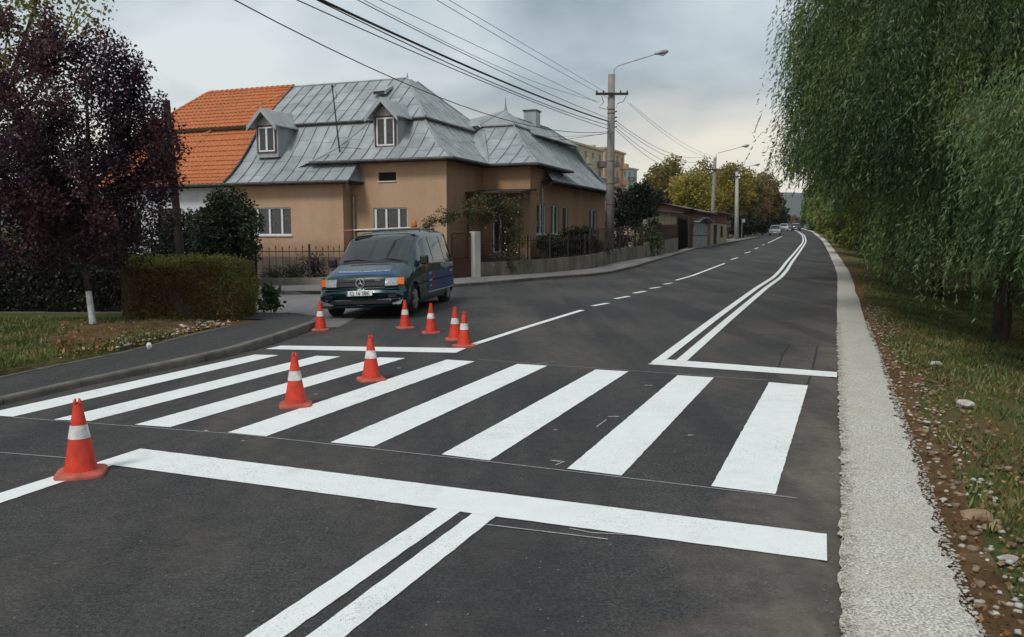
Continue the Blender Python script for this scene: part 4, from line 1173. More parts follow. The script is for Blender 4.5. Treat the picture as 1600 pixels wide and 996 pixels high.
# long right-hand wall: windows measured along b
def sb(px, b0=3.78):
    k = (px - 800) / 1286.7; return (2.24 * ua.x + HC.x - k * (HC.y + 2.24 * ua.y)) / (k * va.y - va.x)
wins = [(838.5, 853.5), (860.5, 873), (879, 887.5), (920.5, 932)]
holes = []
for a, b in wins:
    s0, s1 = sb(a) - 3.78, sb(b) - 3.78
    holes.append((s0, s1, 1.66 if a > 900 else 1.72, 3.1))
P = wall(house, (2.24, 3.78), (2.24, 16.8), PL, 4.35, holes, mt['plaster2'])
for i, h in enumerate(holes):
    window(P, h[0], h[1], h[2], h[3], house, cols=1 if i in (2,) else 2, dep=.12)
wall(house, (2.24, 3.78), (2.24, 7.9), 4.35, 4.9, [], mt['plaster2'])
wall(house, (2.24, 16.8), (-10.1, 16.8), 0, 4.35, [], mt['plaster2'])
MB().box(2.24, 2.27, 3.9, 8.6, 3.52, 3.56).build('cable_duct', mt['plaster2'], house)
pb = MB()
pb.box(-10.1, -4.38, -.78, -.4, 0, PL); pb.box(-4.42, .06, -.06, .3, 0, PL); pb.box(-.3, .06, .3, 3.72, 0, PL); pb.box(.06, 2.30, 3.72, 4.1, 0, PL); pb.box(1.9, 2.30, 4.1, 16.8, 0, PL)
pb.build('plinth', mt['plinth'], house)
wall(house, (-10.1, 12), (-10.1, -.72), 0, 4.1, [], mt['plaster2'])
# canopy over the side door, its brackets and posts
cp = MB(); cp.add([(.05, 1.75, 3.42), (2.55, 1.75, 3.42), (2.55, 3.75, 3.62), (.05, 3.75, 3.62), (.05, 1.75, 3.50), (2.55, 1.75, 3.50), (2.55, 3.75, 3.70), (.05, 3.75, 3.70)], [(3, 2, 1, 0), (4, 5, 6, 7), (0, 1, 5, 4), (1, 2, 6, 5), (2, 3, 7, 6), (3, 0, 4, 7)])
cp.build('porch_canopy', mt['wood'], house)
for a in (.12, 2.45): MB().tube([(a, 1.85, 0), (a, 1.85, 3.44)], .04, 8).build('porch_post', mt['iron'], house)

# roofs -----------------------------------------------------------------
roof = MB(); roof.box(-9.9, -1.2, .4, 3.0, 4.2, 5.0); roof = roof.build('roof', mt['gutter'], house)
def clip(poly, fn):
    out = []
    for i in range(len(poly)):
        a, b = poly[i], poly[(i + 1) % len(poly)]; fa, fb = fn(a), fn(b)
        if fa >= 0: out.append(a)
        if (fa >= 0) != (fb >= 0):
            t = fa / (fa - fb); out.append((a[0] + (b[0] - a[0]) * t, a[1] + (b[1] - a[1]) * t))
    return out
def slope(E0, E1, T0, T1, c=0.0, stripw=.62, sheet=1.0, mat=None, parent=None, name='roof_panel', rows=3, seam=True, lift=.012, jitter=.5, seed=0, solid=False):
    """a roof slope between an eave line E0-E1 and a parallel top line T0-T1, c = bell-cast; every metal sheet is its own panel"""
    mat = mat or mt['roof']; parent = parent or roof
    E0, E1, T0, T1 = map(Vector, (E0, E1, T0, T1))
    e = E1 - E0; L_ = e.length; e.normalize()
    n0 = T0 - E0; xl1 = n0.dot(e); xr1 = (T1 - E0).dot(e); n0 = n0 - e * xl1
    hgt = n0.z; flat = Vector((n0.x, n0.y, 0))
    up = e.cross(n0).normalized()
    if up.z < 0: up = -up
    def XL(t): return xl1 * t
    def XR(t): return L_ + (xr1 - L_) * t
    def P3(x, t, off=0.0):
        f = t + c * (t * t - t)
        return E0 + e * x + flat * t + Vector((0, 0, hgt * f)) + up * off
    lo, hi = min(0, xl1), max(L_, xr1)
    ns = max(1, round((hi - lo) / stripw)); sl = n0.length; nt_ = max(1, round(sl / sheet)); r = random.Random(seed + int(L_ * 100))
    for i in range(ns):
        x0, x1 = lo + (hi - lo) * i / ns, lo + (hi - lo) * (i + 1) / ns
        ph = r.uniform(-jitter, jitter) / nt_ * .5
        cuts = [0] + [min(.97, max(.03, k / nt_ + ph)) for k in range(1, nt_)] + [1]
        for t0, t1 in zip(cuts, cuts[1:]):
            mb = MB(); got = 0
            for k in range(rows):
                a, b = t0 + (t1 - t0) * k / rows, t0 + (t1 - t0) * (k + 1) / rows
                q = clip([(x0, a), (x1, a), (x1, b), (x0, b)], lambda p: p[0] - XL(p[1])); 
                if len(q) > 2: q = clip(q, lambda p: XR(p[1]) - p[0])
                if len(q) < 3: continue
                ar = abs(sum(q[j][0] * q[(j + 1) % len(q)][1] - q[(j + 1) % len(q)][0] * q[j][1] for j in range(len(q)))) / 2
                if ar < 1e-4: continue
                off = [lift * (1 - (p[1] - t0) / (t1 - t0)) for p in q]
                mb.add([P3(*p, o_) for p, o_ in zip(q, off)], [tuple(range(len(q)))]); got += 1
                if k == 0:
                    bl = [p for p in q if abs(p[1] - a) < 1e-6]
                    if len(bl) == 2: mb.add([P3(*bl[0], lift), P3(*bl[1], lift), P3(*bl[1], -.01), P3(*bl[0], -.01)], [(0, 1, 2, 3)])
                if seam:
                    ta, tb = a, b
                    ok = XL(ta) - 1e-6 <= x1 <= XR(ta) + 1e-6 and XL(tb) - 1e-6 <= x1 <= XR(tb) + 1e-6
                    if ok and x1 < hi - .01:
                        pa_, pb_ = P3(x1, ta, .01), P3(x1, tb, .01); s = e * .013; h = up * .04
                        mb.add([pa_ - s, pa_ + s, pa_ + s + h, pa_ - s + h, pb_ - s, pb_ + s, pb_ + s + h, pb_ - s + h], [(0, 1, 2, 3), (7, 6, 5, 4), (1, 5, 6, 2), (2, 6, 7, 3), (3, 7, 4, 0)])
            if got: mb.build(name, mat, parent)
    # hip and valley caps
    return P3
def ridge(pts, r=.035, mat=None, parent=None, name='ridge_cap'):
    MB().tube(pts, r, 8).build(name, mat or mt['roof'], parent or roof)
def curve_edge(E, T, c, n=5):
    E, T = Vector(E), Vector(T); return [E + (T - E) * (i / n) * 1.0 + Vector((0, 0, (T.z - E.z) * c * ((i / n) ** 2 - i / n))) + Vector((0, 0, .02)) for i in range(n + 1)]
ZE1, ZE2, ZB, ZR = 3.90, 4.76, 6.62, 8.86
CB = .38
# lower slopes
slope((-10.1, -1.2, ZE1), (-3.85, -1.2, ZE1), (-10.1, 1.4, ZB), (-4.25, 1.4, ZB), CB, seed=1)
slope((-3.85, -1.2, ZE1), (-3.85, .2, ZE1), (-4.4, 1.0, 6.0), (-4.4, 1.05, 6.0), CB, seed=2)
slope((-6.09, -.5, ZE2), (.5, -.5, ZE2), (-4.3, 1.4, ZB), (-1.7, 1.4, ZB), CB, seed=3)
hc_ = curve_edge((-6.09, -.5, ZE2), (-4.3, 1.4, ZB), CB, 8)
def lslope(a, b): t_ = (b + 1.2) / 2.6; return (a, b, ZE1 + (ZB - ZE1) * (t_ + CB * (t_ * t_ - t_)) + .03)
for k in range(2):
    seg = hc_[k * 4:k * 4 + 5]
    MB().grid([seg, [lslope(p.x - .75 * (1 - (k * 4 + i) / 8) - .02, p.y + .12 * (1 - (k * 4 + i) / 8)) for i, p in enumerate(seg)]]).build('roof_panel', mt['roof'], roof)
tri = MB(); tri.add([(-6.09, -.5, ZE2 - .03), (-4.4, -.5, ZE2 - .03), (-4.4, 1.0, ZE2 - .03), (-6.3, 1.0, ZE2 - .03)], [(3, 2, 1, 0)]); tri.build('soffit', mt['gutter'], roof)
slope((.5, -.5, ZE2), (.5, 3.28, ZE2), (-1.7, 1.4, ZB), (-1.7, 6.6, ZB), CB, seed=4)
# upper slopes, a little step down at the break
slope((-10.1, 1.25, ZB + .04), (-1.55, 1.25, ZB + .04), (-10.1, 4.0, ZR), (-3.88, 4.0, ZR), 0, seed=5)
slope((-1.55, 1.25, ZB + .04), (-1.55, 8.2, ZB + .04), (-3.88, 4.0, ZR), (-3.88, 5.0, ZR), 0, seed=6)
slope((-10.1, 9.2, 4.5), (-1.55, 9.2, 4.5), (-10.1, 4.0, ZR), (-3.88, 4.0, ZR), 0, stripw=2, sheet=3, seed=7)
# tower-like bay
ZC = 6.88
slope((.5, 3.28, ZE2), (2.74, 3.28, ZE2), (-1.15, 6.6, ZC), (.38, 6.6, ZC), CB * .8, seed=8)
slope((2.74, 3.28, ZE2), (2.74, 8.4, ZE2), (.38, 6.6, ZC), (.38, 8.4, ZC), CB * .8, seed=9)
slope((-1.15, 6.6, ZC), (-1.16, 6.62, ZC), (-1.7, 6.6, ZB), (-1.7, 3.8, 5.2), 0, seed=10) if False else None
tri = MB(); tri.add([(.5, 3.28, ZE2), (-1.15, 6.6, ZC), (-1.72, 6.9, ZC - .1), (-1.7, 5.8, 6.3)], [(0, 1, 2, 3)]); tri.build('roof_panel', mt['roof'], roof)
AP = Vector((-.39, 7.55, 7.74)); c0_ = [(-1.28, 6.42, ZC + .03), (.50, 6.42, ZC + .03), (.50, 8.68, ZC + .03), (-1.28, 8.68, ZC + .03)]
for i in range(4):
    a, b = Vector(c0_[i]), Vector(c0_[(i + 1) % 4]); m_ = (a + b) / 2
    for p, q in ((a, m_), (m_, b)):
        MB().add([p, q, AP, p - Vector((0, 0, .07)), q - Vector((0, 0, .07))], [(0, 1, 2), (3, 4, 1, 0)]).build('roof_panel', mt['roof'], roof)
MB().tube([AP - Vector((0, 0, .12)), AP + Vector((0, 0, .12)), AP + Vector((0, 0, .62))], [.11, .05, .012], 8).build('finial', mt['zinc'], roof)
# ridge running left from the cap to the main roof
lr = Vector((-2.35, 7.5, 7.35))
for p, q, s in ((AP, lr, Vector((-1.28, 6.42, ZC + .03))),):
    MB().add([p, q, Vector((-2.2, 6.1, ZC - .1)), s], [(0, 1, 2, 3)]).build('roof_panel', mt['roof'], roof)
# back right wing
ZW = 4.12
slope((2.9, 4.9, ZW), (2.9, 16.7, ZW), (.62, 8.5, 6.58), (.95, 14.9, 6.58), CB, stripw=.55, seed=11)
slope((.78, 8.5, 6.62), (1.12, 15.0, 6.62), (-.7, 8.8, 7.62), (-.35, 13.9, 7.62), 0, stripw=.55, seed=12)
slope((2.9, 16.7, ZW), (-5, 16.7, ZW), (1.0, 14.9, 6.58), (-3.4, 14.9, 6.58), CB, stripw=2, sheet=3, seed=13)
slope((-5, 16.7, ZW), (-5, 7, ZW), (-.7, 13.9, 7.62), (-.7, 8.8, 7.62), 0, stripw=2, sheet=3, seed=14)
tri = MB(); tri.add([(1.12, 15.0, 6.62), (-.35, 13.9, 7.62), (-1.9, 15.0, 6.62)], [(0, 1, 2)]); tri.build('roof_panel', mt['roof'], roof)
# caps on hips and ridges
ridge([(-10.1, 4.0, ZR + .02), (-3.88, 4.0, ZR + .02)], .045)
ridge([(-3.88, 4.0, ZR + .02), (-1.55, 1.25, ZB + .06)], .045)
ridge([(-3.88, 5.0, ZR + .02), (-1.55, 8.2, ZB + .06)], .045)
ridge(curve_edge((.5, -.5, ZE2), (-1.7, 1.4, ZB), CB), .04)
ridge(curve_edge((-6.09, -.5, ZE2), (-4.3, 1.4, ZB), CB), .03)
ridge(curve_edge((2.74, 3.28, ZE2), (.38, 6.6, ZC), CB * .8), .04)
ridge(curve_edge((2.9, 16.7, ZW), (.95, 14.9, 6.58), CB), .04)
ridge(curve_edge((-3.85, -1.2, ZE1), (-4.25, 1.4, ZB), CB)[:4], .03)
for i in range(2): ridge([Vector(c0_[i]) + Vector((0, 0, .01)), AP], .025)
ridge([(.78, 8.5, 6.64), (1.12, 15.0, 6.64)], .04); ridge([(-10.1, 1.25, ZB + .0), (-1.55, 1.25, ZB + .0), (-1.55, 8.2, ZB)], .05, mt['gutter'], None, 'break_flashing')
ridge([(-.7, 8.8, 7.64), (-.35, 13.9, 7.64), (1.12, 15.0, 6.64)], .04)
MB().tube([(-3.88, 4.05, ZR), (-3.88, 4.05, ZR + .25)], [.05, .012], 6).build('finial', mt['zinc'], roof)
# gutters and eave boards
def gutter(pts, parent=None):
    pts = [Vector(p) for p in pts]
    MB().tube(pts, .065, 8).build('gutter', mt['gutter'], parent or roof)
gutter([(-10.1, -1.24, ZE1 - .03), (-3.8, -1.24, ZE1 - .03)]); gutter([(-6.15, -.54, ZE2 - .03), (.55, -.54, ZE2 - .03), (.55, 3.24, ZE2 - .03), (2.79, 3.24, ZE2 - .03), (2.79, 8.45, ZE2 - .03)])
gutter([(2.95, 5.1, ZW - .03), (2.95, 16.7, ZW - .03)])
for (x0, x1, y0, y1, z) in ((-10.1, -3.87, -1.18, -.6, ZE1), (-6.0, .48, -.48, .1, ZE2), (-.1, .48, .1, 3.78, ZE2), (.1, 2.72, 3.30, 3.9, ZE2), (2.1, 2.72, 3.9, 8.4, ZE2), (2.1, 2.88, 8.4, 16.7, ZW), (-4.4, -3.87, -.6, 0, ZE1)):
    MB().box(x0, x1, y0, y1, z - .09, z - .02).build('soffit', mt['wood'], roof)
MB().box(2.27, 2.88, 5.2, 8.38, ZW - .09, ZW - .02).build('soffit', mt['wood'], roof)
def spout(pts, r=.05): MB().tube(pts, r, 8).build('downspout', mt['zinc'], house)
spout([(-3.95, -1.2, ZE1 - .05), (-4.05, -.9, 3.5), (-4.28, -.12, 3.3), (-4.28, -.09, .3)])
spout([(2.82, 5.2, ZW - .05), (2.33, 5.2, 3.75), (2.33, 5.2, .3)], .04)
# chimney and hatch
ch = MB(); ch.box(-.95, -.25, 11.6, 12.3, 6.6, 8.25); ch = ch.build('chimney', mt['roof'], roof)
MB().box(-1.0, -.2, 11.55, 12.35, 8.25, 8.33).build('chimney', mt['gutter'], roof).name = 'chimney_cap'
hp = Vector((-4.55, 2.95, 7.98))
MB().add([hp + Vector(q) for q in ((-.34, -.34, -.02), (.34, -.34, -.02), (.34, .36, .36), (-.34, .36, .36), (-.34, -.34, .16), (.34, -.34, .16), (.34, .36, .46), (-.34, .36, .46))], [(0, 1, 5, 4), (1, 2, 6, 5), (2, 3, 7, 6), (3, 0, 4, 7), (4, 5, 6, 7)]).build('roof_hatch', mt['roof'], roof)
MB().box(hp.x - .28, hp.x + .28, hp.y - .36, hp.y - .345, hp.z + .0, hp.z + .12).build('hatch_opening', mt['black'], roof)

# dormers ----------------------------------------------------------------
def dormer(ac, bf, zb, zt, wd, apex, back, zback):
    """front centre a, front plane b, window bottom/top z, width; apex z"""
    h = wd / 2
    d = MB(); d.add([(ac - h, bf, zb - .25), (ac + h, bf, zb - .25), (ac + h, bf, zt + .12), (ac, bf, apex - .18), (ac - h, bf, zt + .12),
                     (ac - h, bf + back, zt + .12), (ac + h, bf + back, zt + .12), (ac - h, bf + back, zb), (ac + h, bf + back, zb)],
                    [(0, 1, 2, 3, 4), (1, 8, 6, 2), (0, 4, 5, 7)])
    do = d.build('dormer', mt['roof'], house)
    for s in (-1, 1):
        ov = .20
        r0 = Vector((ac, bf - .38, apex)); r1 = Vector((ac, bf + back, apex)); e0 = Vector((ac + s * (h + ov), bf - .38, zt + .02)); e1 = Vector((ac + s * (h + ov), bf + back * .8, zt + .02))
        m_ = MB(); t_ = Vector((0, 0, -.05)); m_.add([r0, r1, e1, e0, r0 + t_, r1 + t_, e1 + t_, e0 + t_], [(0, 1, 2, 3), (7, 6, 5, 4), (0, 3, 7, 4), (3, 2, 6, 7)])
        for k in range(1, 4):
            a = r0.lerp(r1, k / 4); b = e0.lerp(e1, k / 4); m_.bar(a + Vector((0, 0, .02)), b + Vector((0, 0, .02)), .02, .04)
        m_.build('dormer_roof', mt['roof'], do)
        # bargeboard with a cranked foot
        bb = MB(); a, b = r0 + Vector((0, -.03, .02)), e0 + Vector((0, -.03, .02)); dn = Vector((0, 0, -.20))
        bb.add([a, b, b + dn * 1.25, a + dn, a + Vector((0, .04, 0)), b + Vector((0, .04, 0)), b + dn * 1.25 + Vector((0, .04, 0)), a + dn + Vector((0, .04, 0))], [(0, 1, 2, 3), (7, 6, 5, 4), (1, 5, 6, 2), (0, 4, 5, 1), (3, 2, 6, 7)])
        bb.build('bargeboard', mt['roof'], do)
    def P(s, z, o=0.0): return (ac - .5 * wd + s, bf - o, z)
    tr = MB(); a0, a1 = ac - h + .08, ac + h - .08
    tr.box(a0, a1, bf - .045, bf + .02, zb - .06, zb); tr.box(a0, a1, bf - .045, bf + .02, zt, zt + .07); tr.box(a0, a0 + .07, bf - .045, bf + .02, zb, zt); tr.box(a1 - .07, a1, bf - .045, bf + .02, zb, zt)
    tr.build('window_trim', mt['maroon'], do)
    fr = MB(); x0, x1 = a0 + .07, a1 - .07; fw = .06
    fr.box(x0, x1, bf - .035, bf, zb, zb + fw); fr.box(x0, x1, bf - .035, bf, zt - fw, zt); fr.box(x0, x0 + fw, bf - .035, bf, zb + fw, zt - fw); fr.box(x1 - fw, x1, bf - .035, bf, zb + fw, zt - fw); fr.box(ac - fw * .8, ac + fw * .8, bf - .04, bf, zb + fw, zt - fw)
    fr.build('window_frame', mt['frame'], do)
    for q0, q1 in ((x0, ac), (ac, x1)): MB().box(q0 + .03, q1 - .03, bf - .015, bf - .008, zb + .03, zt - .03).build('pane', mt['curtain'], do)
dormer(-8.68, -.02, 5.33, 6.40, 1.15, 7.18, 2.6, 6.6)
dormer(-2.93, .30, 5.40, 6.56, 1.15, 7.33, 2.2, 6.6)
# mast on the roof
ms = thing('roof_mast', 'thin dark antenna mast leaning on the metal roof between the dormers', 'antenna', HL(-5.05, .1, 5.2))
ms.rotation_euler = (0, R(-5.5), 0)
MB().tube([(0, 0, -.1), (0, 0, 1.5), (0, 0, 2.75)], [.035, .03, .025], 7).build('mast', mt['iron'], ms)
MB().tube([(0, 0, 2.7), (0, 0, 2.8)], .045, 7).build('mast_cap', mt['iron'], ms)
MB().tube([(0, 0, 2.2), (.13, 0, 2.25), (.13, 0, 2.5)], .015, 5).build('hook', mt['iron'], ms)
# cable clipped across the orange and metal roof
# ============================================================ the orange-tiled house, attached on the left
oh = thing('tiled_house', 'white house with an orange clay tile mansard roof, attached to the metal-roofed one', 'house', HC, HA)
P = wall(oh, (-18.0, -.66), (-10.12, -.66), 0, 4.1, [(1.2, 2.6, 1.3, 2.9), (3.6, 5.0, 1.3, 2.9), (6.0, 7.2, 1.3, 2.9)], mt['white'])
for s in (1.2, 3.6, 6.0): window(P, s, s + (1.4 if s < 6 else 1.2), 1.3, 2.9, oh, cols=2, gm=mt['glass'], fm=mt['wood'])
wall(oh, (-18.0, 9), (-18.0, -.66), 0, 4.1, [], mt['white'])
oroof = MB(); oroof.box(-17.5, -10.2, .4, 3.0, 4.2, 5.0); oroof = oroof.build('roof', mt['wood'], oh)
def tiled(E0, E1, T0, T1, c, n, seed=0, tw=.24):
    E0, E1, T0, T1 = map(Vector, (E0, E1, T0, T1)); e = E1 - E0; L_ = e.length; e.normalize(); n0 = T0 - E0; xl1 = n0.dot(e); xr1 = (T1 - E0).dot(e); n0 -= e * xl1
    up = e.cross(n0).normalized(); up = -up if up.z < 0 else up; flat = Vector((n0.x, n0.y, 0)); r = random.Random(seed)
    def P3(x, t, off): f = t + c * (t * t - t); return E0 + e * x + flat * t + Vector((0, 0, n0.z * f)) + up * off
    for k in range(n):
        t0, t1 = k / n, (k + 1.15) / n
        x0, x1 = xl1 * t0, L_ + (xr1 - L_) * t0; m = max(1, int((x1 - x0) / tw)); w_ = (x1 - x0) / m; mb = MB(); rows = [[], [], []]
        for i in range(m):
            j = r.uniform(-.006, .006)
            for fx, h in ((0.0, .0), (.2, .028), (.45, .034), (.7, .006), (.95, .0)):
                x = x0 + (i + fx) * w_
                rows[0].append(P3(x, t0, .0 + j)); rows[1].append(P3(x, t0, .045 + h + j)); rows[2].append(P3(min(x, L_ + (xr1 - L_) * t1 + .05), t1, .005 + h * .8))
        mb.grid(rows); mb.build('tile_row', mt['tile'], oroof)
tiled((-18.4, -1.2, ZE1), (-10.1, -1.2, ZE1), (-16.9, 1.35, ZB), (-10.1, 1.35, ZB), CB, 12, 1)
tiled((-17.0, 1.2, ZB + .06), (-10.1, 1.2, ZB + .06), (-15.3, 4.0, ZR), (-10.1, 4.0, ZR), 0, 11, 2)
MB().box(-17.0, -10.05, 1.12, 1.3, ZB - .06, ZB + .05).build('break_board', mt['wood'], oroof)
tiled((-18.4, 9.2, ZE1), (-18.4, -1.2, ZE1), (-16.9, 6.9, ZB), (-16.9, 1.35, ZB), CB, 8, 3, .5)
tiled((-17.0, 6.9, ZB + .06), (-17.0, 1.2, ZB + .06), (-15.3, 4.1, ZR), (-15.3, 4.0, ZR), 0, 7, 4, .5)
MB().add([(-18.4, 9.2, 3.9), (-10.1, 9.2, 3.9), (-10.1, 4, ZR), (-15.3, 4, ZR)], [(0, 1, 2, 3)]).build('back_slope', mt['tile'], oroof)
for k in range(17):
    a = -15.3 + k * 5.2 / 17; MB().tube([(a, 4.0, ZR + .0), (a + .34, 4.0, ZR + .02)], [.10, .125], 7).build('ridge_tile', mt['tile'], oroof)
for k in range(12):
    a = Vector((-15.3, 4.0, ZR)).lerp(Vector((-17.0, 1.2, ZB + .08)), k / 12); b = Vector((-15.3, 4.0, ZR)).lerp(Vector((-17.0, 1.2, ZB + .08)), (k + 1.1) / 12); MB().tube([a, b], [.09, .11], 7).build('hip_tile', mt['tile'], oroof)
MB().tube([(-10.12, -1.2, ZE1 + .05)] + [tuple(p) for p in curve_edge((-10.12, -1.2, ZE1 + .05), (-10.12, 1.35, ZB + .05), CB)] + [(-10.12, 4.0, ZR + .04)], .05, 6).build('verge_strip', mt['gutter'], oroof)
MB().tube([(-18.4, -1.25, ZE1 - .04), (-10.1, -1.25, ZE1 - .04)], .065, 8).build('gutter', mt['gutter'], oroof)
MB().box(-18.3, -10.12, -1.18, -.5, ZE1 - .12, ZE1 - .04).build('soffit', mt['wood'], oroof)
cb = MB(); pts = []
for (x, y) in ((283, 237), (311, 213), (360, 190), (410, 161), (442, 147)):
    pts.append(at(x, y, 38.5 + (237 - y) * .019) )
tag(MB().tube(pts, .022, 5).build('roof_cable', M('orange_conduit', (.62, .26, .10), (.5, .2, .08), 6, .6), None), 'orange conduit running diagonally up the tiled roof', 'cable')

# ============================================================ garden walls, fences, gate
def ground_wall(name, label, pl, h0, h1, th, mat, cat='garden wall', cap=True):
    t = thing(name, label, cat, (pl[0][0], pl[0][1], hz(*pl[0])))
    o = Vector(t.location); n = len(pl)
    for i in range(n - 1):
        a, b = Vector((*pl[i], 0)), Vector((*pl[i + 1], 0)); m = max(1, int((b - a).length / 2.6))
        for k in range(m):
            p, q = a.lerp(b, k / m), a.lerp(b, (k + 1) / m); d = (q - p).normalized(); s = Vector((-d.y, d.x, 0)) * th
            za, zb_ = hz(p.x, p.y), hz(q.x, q.y); fa = (i + k / m) / (n - 1); fb = (i + (k + 1) / m) / (n - 1); ha, hb = h0 + (h1 - h0) * fa, h0 + (h1 - h0) * fb
            q_ = q - d * .004
            vs = [(p.x, p.y, za - .2), (q_.x, q_.y, zb_ - .2), (q_.x + s.x, q_.y + s.y, zb_ - .2), (p.x + s.x, p.y + s.y, za - .2), (p.x, p.y, za + ha), (q_.x, q_.y, zb_ + hb), (q_.x + s.x, q_.y + s.y, zb_ + hb), (p.x + s.x, p.y + s.y, za + ha)]
            MB().add([Vector(v) - o for v in vs], [(0, 3, 2, 1), (4, 5, 6, 7), (0, 1, 5, 4), (1, 2, 6, 5), (2, 3, 7, 6), (3, 0, 4, 7)]).build('wall_section', mat, t)
    return t
ground_wall('garden_wall', 'long low stained concrete garden wall with iron railings, bending along the road', [(-1.35, 31.5), (1.6, 34.7), (3.5, 37.3), (5.3, 42.6), (8.0, 49.1)], .62, .80, .2, mt['conc'])
ground_wall('garden_wall', 'higher far stretch of concrete wall below the brown pickets', [(8.05, 49.2), (9.6, 53.3), (12.2, 60.4)], .95, 1.05, .2, mt['conc'])
ground_wall('garden_wall', 'low kerb-like concrete wall left of the van, in front of the flower bed', [(-20, 26.2), (-8.2, 26.2), (-6.1, 26.4), (-3.6, 28.6), (-2.6, 29.9)], .30, .34, .16, mt['conc'])
def railing(label, pl, zb, h, step, seed=0, hedge=False, post_every=8):
    t = thing('iron_railing', label, 'fence', (pl[0][0], pl[0][1], hz(*pl[0]) + zb)); o = Vector(t.location); r = random.Random(seed)
    pts = []
    for a, b in zip(pl, pl[1:]):
        a, b = Vector((*a, 0)), Vector((*b, 0)); m = max(1, int((b - a).length / step)); pts += [a.lerp(b, i / m) for i in range(m)]
    pts.append(Vector((*pl[-1], 0)))
    def up(p, z): return Vector((p.x, p.y, hz(p.x, p.y) + zb + z)) - o
    for z in (.12, h - .12):
        MB().tube([up(p, z) for p in pts[::4] + [pts[-1]]], .014, 5).build('rail', mt['iron'], t)
    for i, p in enumerate(pts):
        if i % post_every == 0:
            MB().box(-.03, .03, -.03, .03, 0, h + .12, Matrix.Translation(up(p, 0))).build('post', mt['iron'], t)
        else:
            hh = h + (.05 if i % 2 else 0); MB().tube([up(p, 0.02), up(p, hh - .08)], .009, 5).build('bar', mt['iron'], t) if i < 290 else None
            MB().tube([up(p, hh - .08), up(p, hh - .03), up(p, hh + .04)], [.011, .022, .002], 5).build('spear_tip', mt['iron'], t)
railing('rusty iron railing on the low wall beside the green bush', [(-1.25, 31.72), (1.6, 34.85), (3.5, 37.45)], .62, .95, .17, 1)
railing('dark iron railing on the wall round the concrete lamp pole', [(3.55, 37.6), (5.35, 42.75), (8.0, 49.2)], .70, 1.15, .2, 2)
railing('iron railing with curled tips along the flower bed left of the van', [(-13, 26.28), (-8.2, 26.28), (-6.1, 26.48), (-3.7, 28.6)], .30, .98, .2, 3)
# picket fence
t = thing('picket_fence', 'brown picket fence on the far concrete wall', 'fence', (9.0, 51.8, hz(9, 51.8) + 1.0)); o_ = Vector(t.location)
a, b = Vector((8.7, 51.0, 0)), Vector((12.2, 60.5, 0))
for k in range(46):
    p = a.lerp(b, k / 46); q = Vector((p.x, p.y, hz(p.x, p.y) + 1.0)) - o_
    MB().box(-.075, .075, -.012, .012, 0, 1.02 + .05 * math.sin(k * 1.7), Matrix.Translation(q) @ Matrix.Rotation(R(70), 4, 'Z')).build('picket', mt['picket'], t)
for z in (.2, .85):
    MB().bar(Vector((a.x + .03, a.y, hz(a.x, a.y) + 1.0 + z)) - o_, Vector((b.x + .03, b.y, hz(b.x, b.y) + 1.0 + z)) - o_, .05, .06).build('rail', mt['wood'], t)
# small brown gate in the far wall
# gate between the van and the pale post
def gatething(label, A, B, z0, h, nbar, mat, pan=.42, pat=True):
    A, B = Vector((*A, 0)), Vector((*B, 0)); t = thing('gate', label, 'gate', (A.x, A.y, hz(A.x, A.y) + z0)); d = (B - A); w_ = d.length; ang = math.atan2(d.y, d.x); t.rotation_euler = (0, 0, ang)
    f = MB(); f.box(0, .045, -.02, .02, 0, h); f.box(w_ - .045, w_, -.02, .02, 0, h); f.box(.045, w_ - .045, -.02, .02, 0, .05); f.box(.045, w_ - .045, -.02, .02, h - .04, h); f.box(.045, w_ - .045, -.02, .02, h * pan, h * pan + .04); f.build('gate_frame', mat, t)
    MB().box(.045, w_ - .045, -.008, .008, .05, h * pan).build('lower_panel', mat, t)
    MB().box(.045, w_ - .045, -.022, -.008, h * pan * .6, h * pan * .6 + .03).build('panel_rib', mat, t)
    for k in range(1, nbar):
        x = w_ * k / nbar; MB().tube([(x, 0, h * pan + .04), (x, 0, h - .04)], .010, 5).build('bar', mat, t)
    if pat:
        sw = MB(); sw.tube([(w_ * i / 12, -.01, h * .86 + .07 * math.sin(i / 12 * math.pi * 2)) for i in range(13)], .012, 5)
        sw.build('scroll', mat, t)
        tp = MB(); 
        for k in range(1, 14): x = w_ * k / 14; tp.tube([(x, 0, h), (x, 0, h + .10)], [.012, .003], 4)
        tp.build('spikes', mat, t)['kind'] = 'stuff'
    return t
gatething('closed brown iron gate with bars, left of the pale concrete post', (-2.22, 30.2), (-1.56, 31.1), .02, 1.75, 8, mt['gate'])
MB_ = MB().box(-.05, .05, -.05, .05, 0, 1.80, Matrix.Translation((-2.30, 30.1, 0))); tag(MB_.build('gate_post', mt['gate'], None), 'slim brown iron post at the van side of the gate', 'post')
g = MB(); g.box(-.15, .15, -.15, .15, 0, 1.82); g = g.build('gate_post', mt['post'], None, False, .015); g.location = (-1.40, 31.25, 0); g.rotation_euler = (0, 0, R(40)); tag(g, 'pale square concrete gate post right of the iron gate', 'post')
gatething('narrow dark brown gate let into the far concrete wall below the pickets', (9.25, 52.3), (9.62, 53.3), .02, 1.05, 5, mt['gate'], .9, False)

